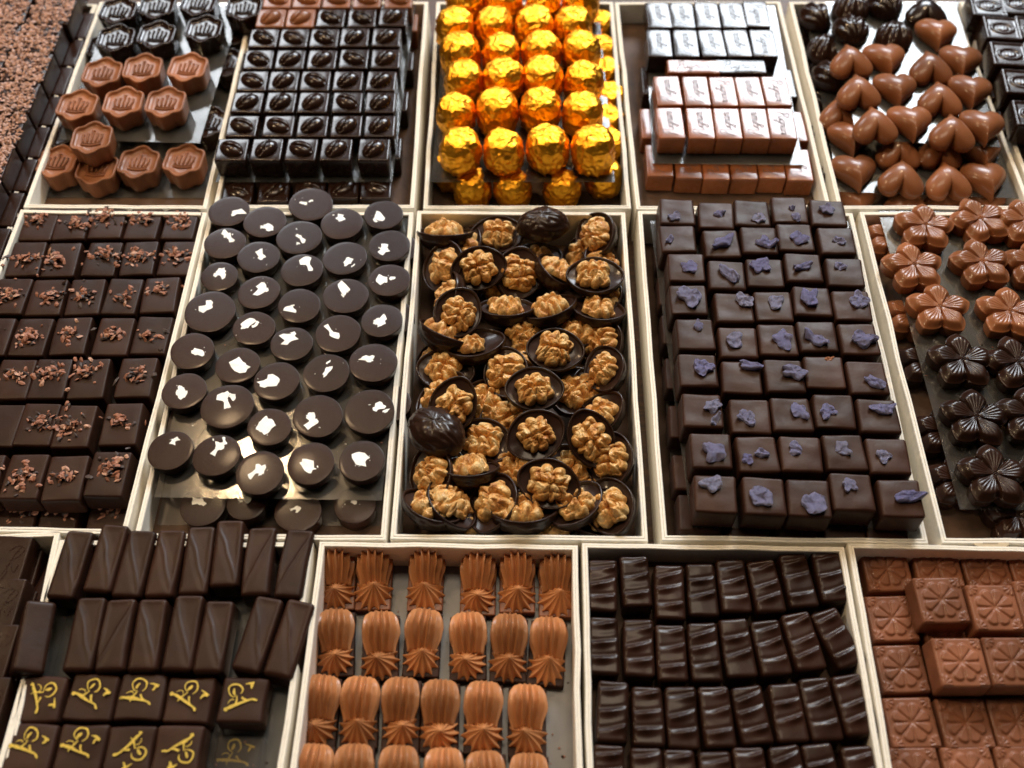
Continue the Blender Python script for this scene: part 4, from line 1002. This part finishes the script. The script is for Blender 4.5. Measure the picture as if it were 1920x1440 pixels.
PBs = {q: rbox('finger_base', .0212, .0385, .0055, .0009, m_, 3, 4, 1, seed=4, amp=.0002) for q, m_ in (('milk', 'milk_square'), ('dark', 'dark_matte'))}
FN = [[(360,100,345,370),(585,100,565,370),(895,110,880,375),(1210,115,1200,400),(1442,110,1440,385),(1682,130,1680,410)],
      [(345,480,335,770),(615,490,605,785),(875,485,855,770),(1140,490,1140,790),(1395,500,1385,800),(1635,510,1615,820)],
      [(260,890,225,1190),(490,885,475,1200),(745,890,730,1205),(980,890,965,1220),(1240,905,1230,1230),(1500,915,1500,1250)],
      [(215,1320,190,1630),(455,1322,440,1630),(720,1325,705,1640),(990,1342,985,1655),(1252,1362,1250,1675),(1512,1372,1515,1690)]]
k = 0
for j, r in enumerate(FN):
    for i, (tx, ty, rx, ry) in enumerate(r):
        base = .009; pa, pb = U(*zg(tx, ty), .024), U(*zg(rx, ry), .0245); d = pa-pb; rz = atan2(d.y, d.x)-pi/2
        t = thing('piped_finger', in_row(f'ridged hazelnut cream finger on {"milk" if j == 0 else "dark"} base', 'diagonal bars', i, 'walnut tray', j), 'chocolate', (pb.x, pb.y, base), rz, 'piped hazelnut cream fingers')
        add('chocolate_base', PBs['milk' if j == 0 else 'dark'], t, (0, .0105, 0))
        add('piped_cream', LG[(k*3) % 5], t, (random.uniform(-.0006, .0006), .0180, .0050), (0, 0, random.uniform(-.06, .06)), (1, 1, 1))
        add('rosette', RS[(k*5+1) % 6], t, (0, .0018, .0052), (0, 0, random.uniform(0, 6.28)), [random.uniform(.94, 1.06)]*3)
        k += 1

# ================================================================ ridged dark bars
zr = Z(1080, 1000, 3.2)
def ridged(s):
    r = random.Random(s*7+1); n = r.choice([3, 3, 3, 2]); off = r.uniform(-.001, .001); RG = []
    for q in range(n):
        RG.append(((q-(n-1)/2)*.0098 + r.uniform(-.0015, .0015) + .001, r.uniform(.05, .28), r.uniform(-.003, .006), r.uniform(.0012, .0024)))
    def f(x, y):
        h = noise.noise(Vector((x*90, y*60, s)))*.0004
        for (y0, sl, xc, A) in RG:
            d = y - y0 - sl*x - 9*x*x
            w = .0009 if d > 0 else .0021
            h += A*exp(-(d/w)**2)*(.15+.85*exp(-((x-xc)/.0045)**2)) - .0004*exp(-((d-.002)/.0012)**2)
        return h
    return rbox('ridged_bar_body', .0170, .0330, .0165, .0022, 'dark_bar', 18, 40, 2, top=f, seed=s, amp=.0007, freq=50, taper=.02, edge=.0022)
RG_ = [ridged(s) for s in range(9)]
RB = [[(160,305,0),(360,280,3),(565,345,-2),(760,330,0),(950,310,0),(1145,310,3),(1340,275,2),(1535,245,0)],[(170,665,0),(380,680,0),(575,710,0),(775,705,0),(975,680,3),(1175,680,4),(1370,640,6),(1575,620,16)],
      [(220,1060,-3),(435,1090,0),(640,1100,0),(850,1095,2),(1060,1085,5),(1280,1070,2),(1475,1050,2),(1675,1022,3)],[(200,1455,0),(430,1465,0),(635,1480,0),(850,1495,0),(1060,1475,0),(1290,1460,4),(1490,1445,3),(1735,1475,0)]]
k = 0
for j, r in enumerate(RB):
    for i, (zx, zy, a) in enumerate(r):
        p = U(*zr(zx, zy), .034); k += 1
        t = thing('ridged_bar', in_row('dark bar with wavy cross ridges', 'piped fingers', i, 'violet tray', j), 'chocolate', (p.x, p.y, .0166), radians(a+(i-3)*.8), 'ridged dark bars')
        add('body', RG_[(k*4) % 9], t, scale=(1, random.uniform(.97, 1.05), 1))

# ================================================================ milk squares with embossed flowers
zm = Z(1560, 1000, 3.272)
def blossom(x, y):
    a, r = atan2(y, x), hypot(x, y)
    f = ((a/(2*pi/8)) % 1) - .5; d = abs(f)*2
    h = 0.0
    R = .0108*(1-.18*d*d)
    inside = sstep(R+.0006, R-.0006, r)
    h += .0011*inside*(1-.9*sstep(.55, 1.0, d))*sstep(0, .0035, r)
    for sx in (-1, 1):                                # fan of little leaves in each corner
        for sy in (-1, 1):
            cx, cy = x-sx*.0118, y-sy*.0118; rc, ac = hypot(cx, cy), atan2(-cy*sy, -cx*sx)
            if rc < .0050: h += .0008*abs(sin(ac*5))*sstep(.0050, .0040, rc)*(1-inside)
    return h
MS = rbox('milk_square_body', .0272, .0276, .0145, .0013, 'milk_square', 56, 56, 2, top=blossom, taper=.05, edge=.0012)
LO = [[(340,220),(650,200),(950,215),(1240,215)],[(370,520),(690,520),(1010,520)],[(430,830),(750,830),(1060,830)],[(490,1160),(820,1165),(1135,1160)],[(520,1475),(855,1470),(1185,1465)]]
for j, r in enumerate(LO):
    for i, (zx, zy) in enumerate(r):
        p = U(*zm(zx, zy), .0232)
        o = add('embossed_milk_square', MS, None, (p.x, p.y, .0086), (0, 0, radians(1)+random.uniform(-.02, .02)))
        tag(o, in_row('lower milk square with embossed flower', 'ridged bars', i, 'flower tray', j), 'chocolate', 'lower embossed milk squares')
for (j, i, zx, zy, a) in [(0,0,672,408,1),(0,1,1000,455,0),(0,2,1290,430,0),(1,0,792,790,0),(1,1,1105,785,0)]:
    p = U(*zm(zx, zy), .0382)
    o = add('embossed_milk_square', MS, None, (p.x, p.y, .0237), (0, 0, radians(a)))
    tag(o, in_row('upper milk square with embossed flower', 'ridged bars', i, 'flower tray', j), 'chocolate', 'upper embossed milk squares')

# ================================================================ the dark tablets in the tray beside the nib squares, the paper tag
for n_, (px, py) in enumerate([(-10, 440), (-40, 520)]):
    p = U(px, py, .03); t = thing('stamped_tablet', f'plain dark tablet left of the nib squares tray, {ORD[n_]} from nib blocks', 'chocolate', (p.x-.012, p.y, .004), 0, 'plain dark tablets'); add('body', TB, t, scale=(1, 1, 1.8))
p = U(1862, 1016, RIM+.002)
t = thing('paper_tag', 'small cream paper tag on the flower tray rim', 'tag', (p.x, p.y, RIM-.0008), 0)
add('card', loft('tag_card', [(cos(2*pi*i/36)*.0105, sin(2*pi*i/36)*.0028) for i in range(36)], [(1, 0), (1, .0005), (.5, .00055)], 'paper_tag', .00055, smooth=False), t)
add('pencil_marks', ribbons([([(-.005+.0013*i, -.0004), (-.0046+.0013*i, .0006), (-.0042+.0013*i, -.0003)], [.0002, .00025]) for i in range(7)], .0006, 'grey_ink', 'pencil_marks', .00001), t)

# ================================================================ crumbs left on the sheets and liners
def crumbs(name, px, z, n, seed, mats, size):
    r = random.Random(seed); V, F, FM = [], [], []; P = [U(*q, z) for q in px]
    for i in range(n):
        u, v_ = r.random(), r.random(); a = P[0].lerp(P[1], u); b = P[3].lerp(P[2], u); c = a.lerp(b, v_)
        nib(V, F, FM, (c.x, c.y, z+.0003), size*r.uniform(.4, 1.3), r, r.randrange(len(mats)))
    o = add(name, mesh(name, V, F, mats, False, FM)); o['kind'] = 'stuff'; return o
crumbs('chocolate_crumbs', [(412, 408), (768, 408), (716, 938), (289, 932)], .0336, 90, 1, ['nib', 'dark_bar', 'leaf'], .0006)
crumbs('chocolate_crumbs', [(1655, 400), (1990, 400), (2130, 950), (1800, 950)], .0336, 60, 2, ['nib', 'dark_bar', 'milk_satin'], .0006)
crumbs('chocolate_crumbs', [(130, 1030), (575, 1030), (510, 1560), (0, 1560)], .0216, 70, 3, ['dark_bar', 'nib'], .0007)
crumbs('chocolate_crumbs', [(612, 1035), (1075, 1040), (1080, 1580), (545, 1580)], .0091, 70, 4, ['dark_bar', 'milk_satin', 'nib'], .0008)
crumbs('cocoa_nib_crumbs', [(75, 412), (374, 412), (232, 946), (-190, 944)], .0186, 160, 5, ['nib', 'nib_pale', 'nib_dark'], .0011)
crumbs('chocolate_crumbs', [(1110, 1045), (1575, 1045), (1650, 1580), (1115, 1580)], .0166, 80, 6, ['dark_bar', 'nib'], .0008)
crumbs('walnut_crumbs', [(800, 415), (1160, 415), (1195, 990), (750, 990)], .0021, 120, 7, ['kernel', 'cup'], .0012)
crumbs('chocolate_crumbs', [(1240, 430), (1590, 430), (1700, 1000), (1270, 1000)], .0342, 60, 8, ['dark_bar', 'violet'], .0006)
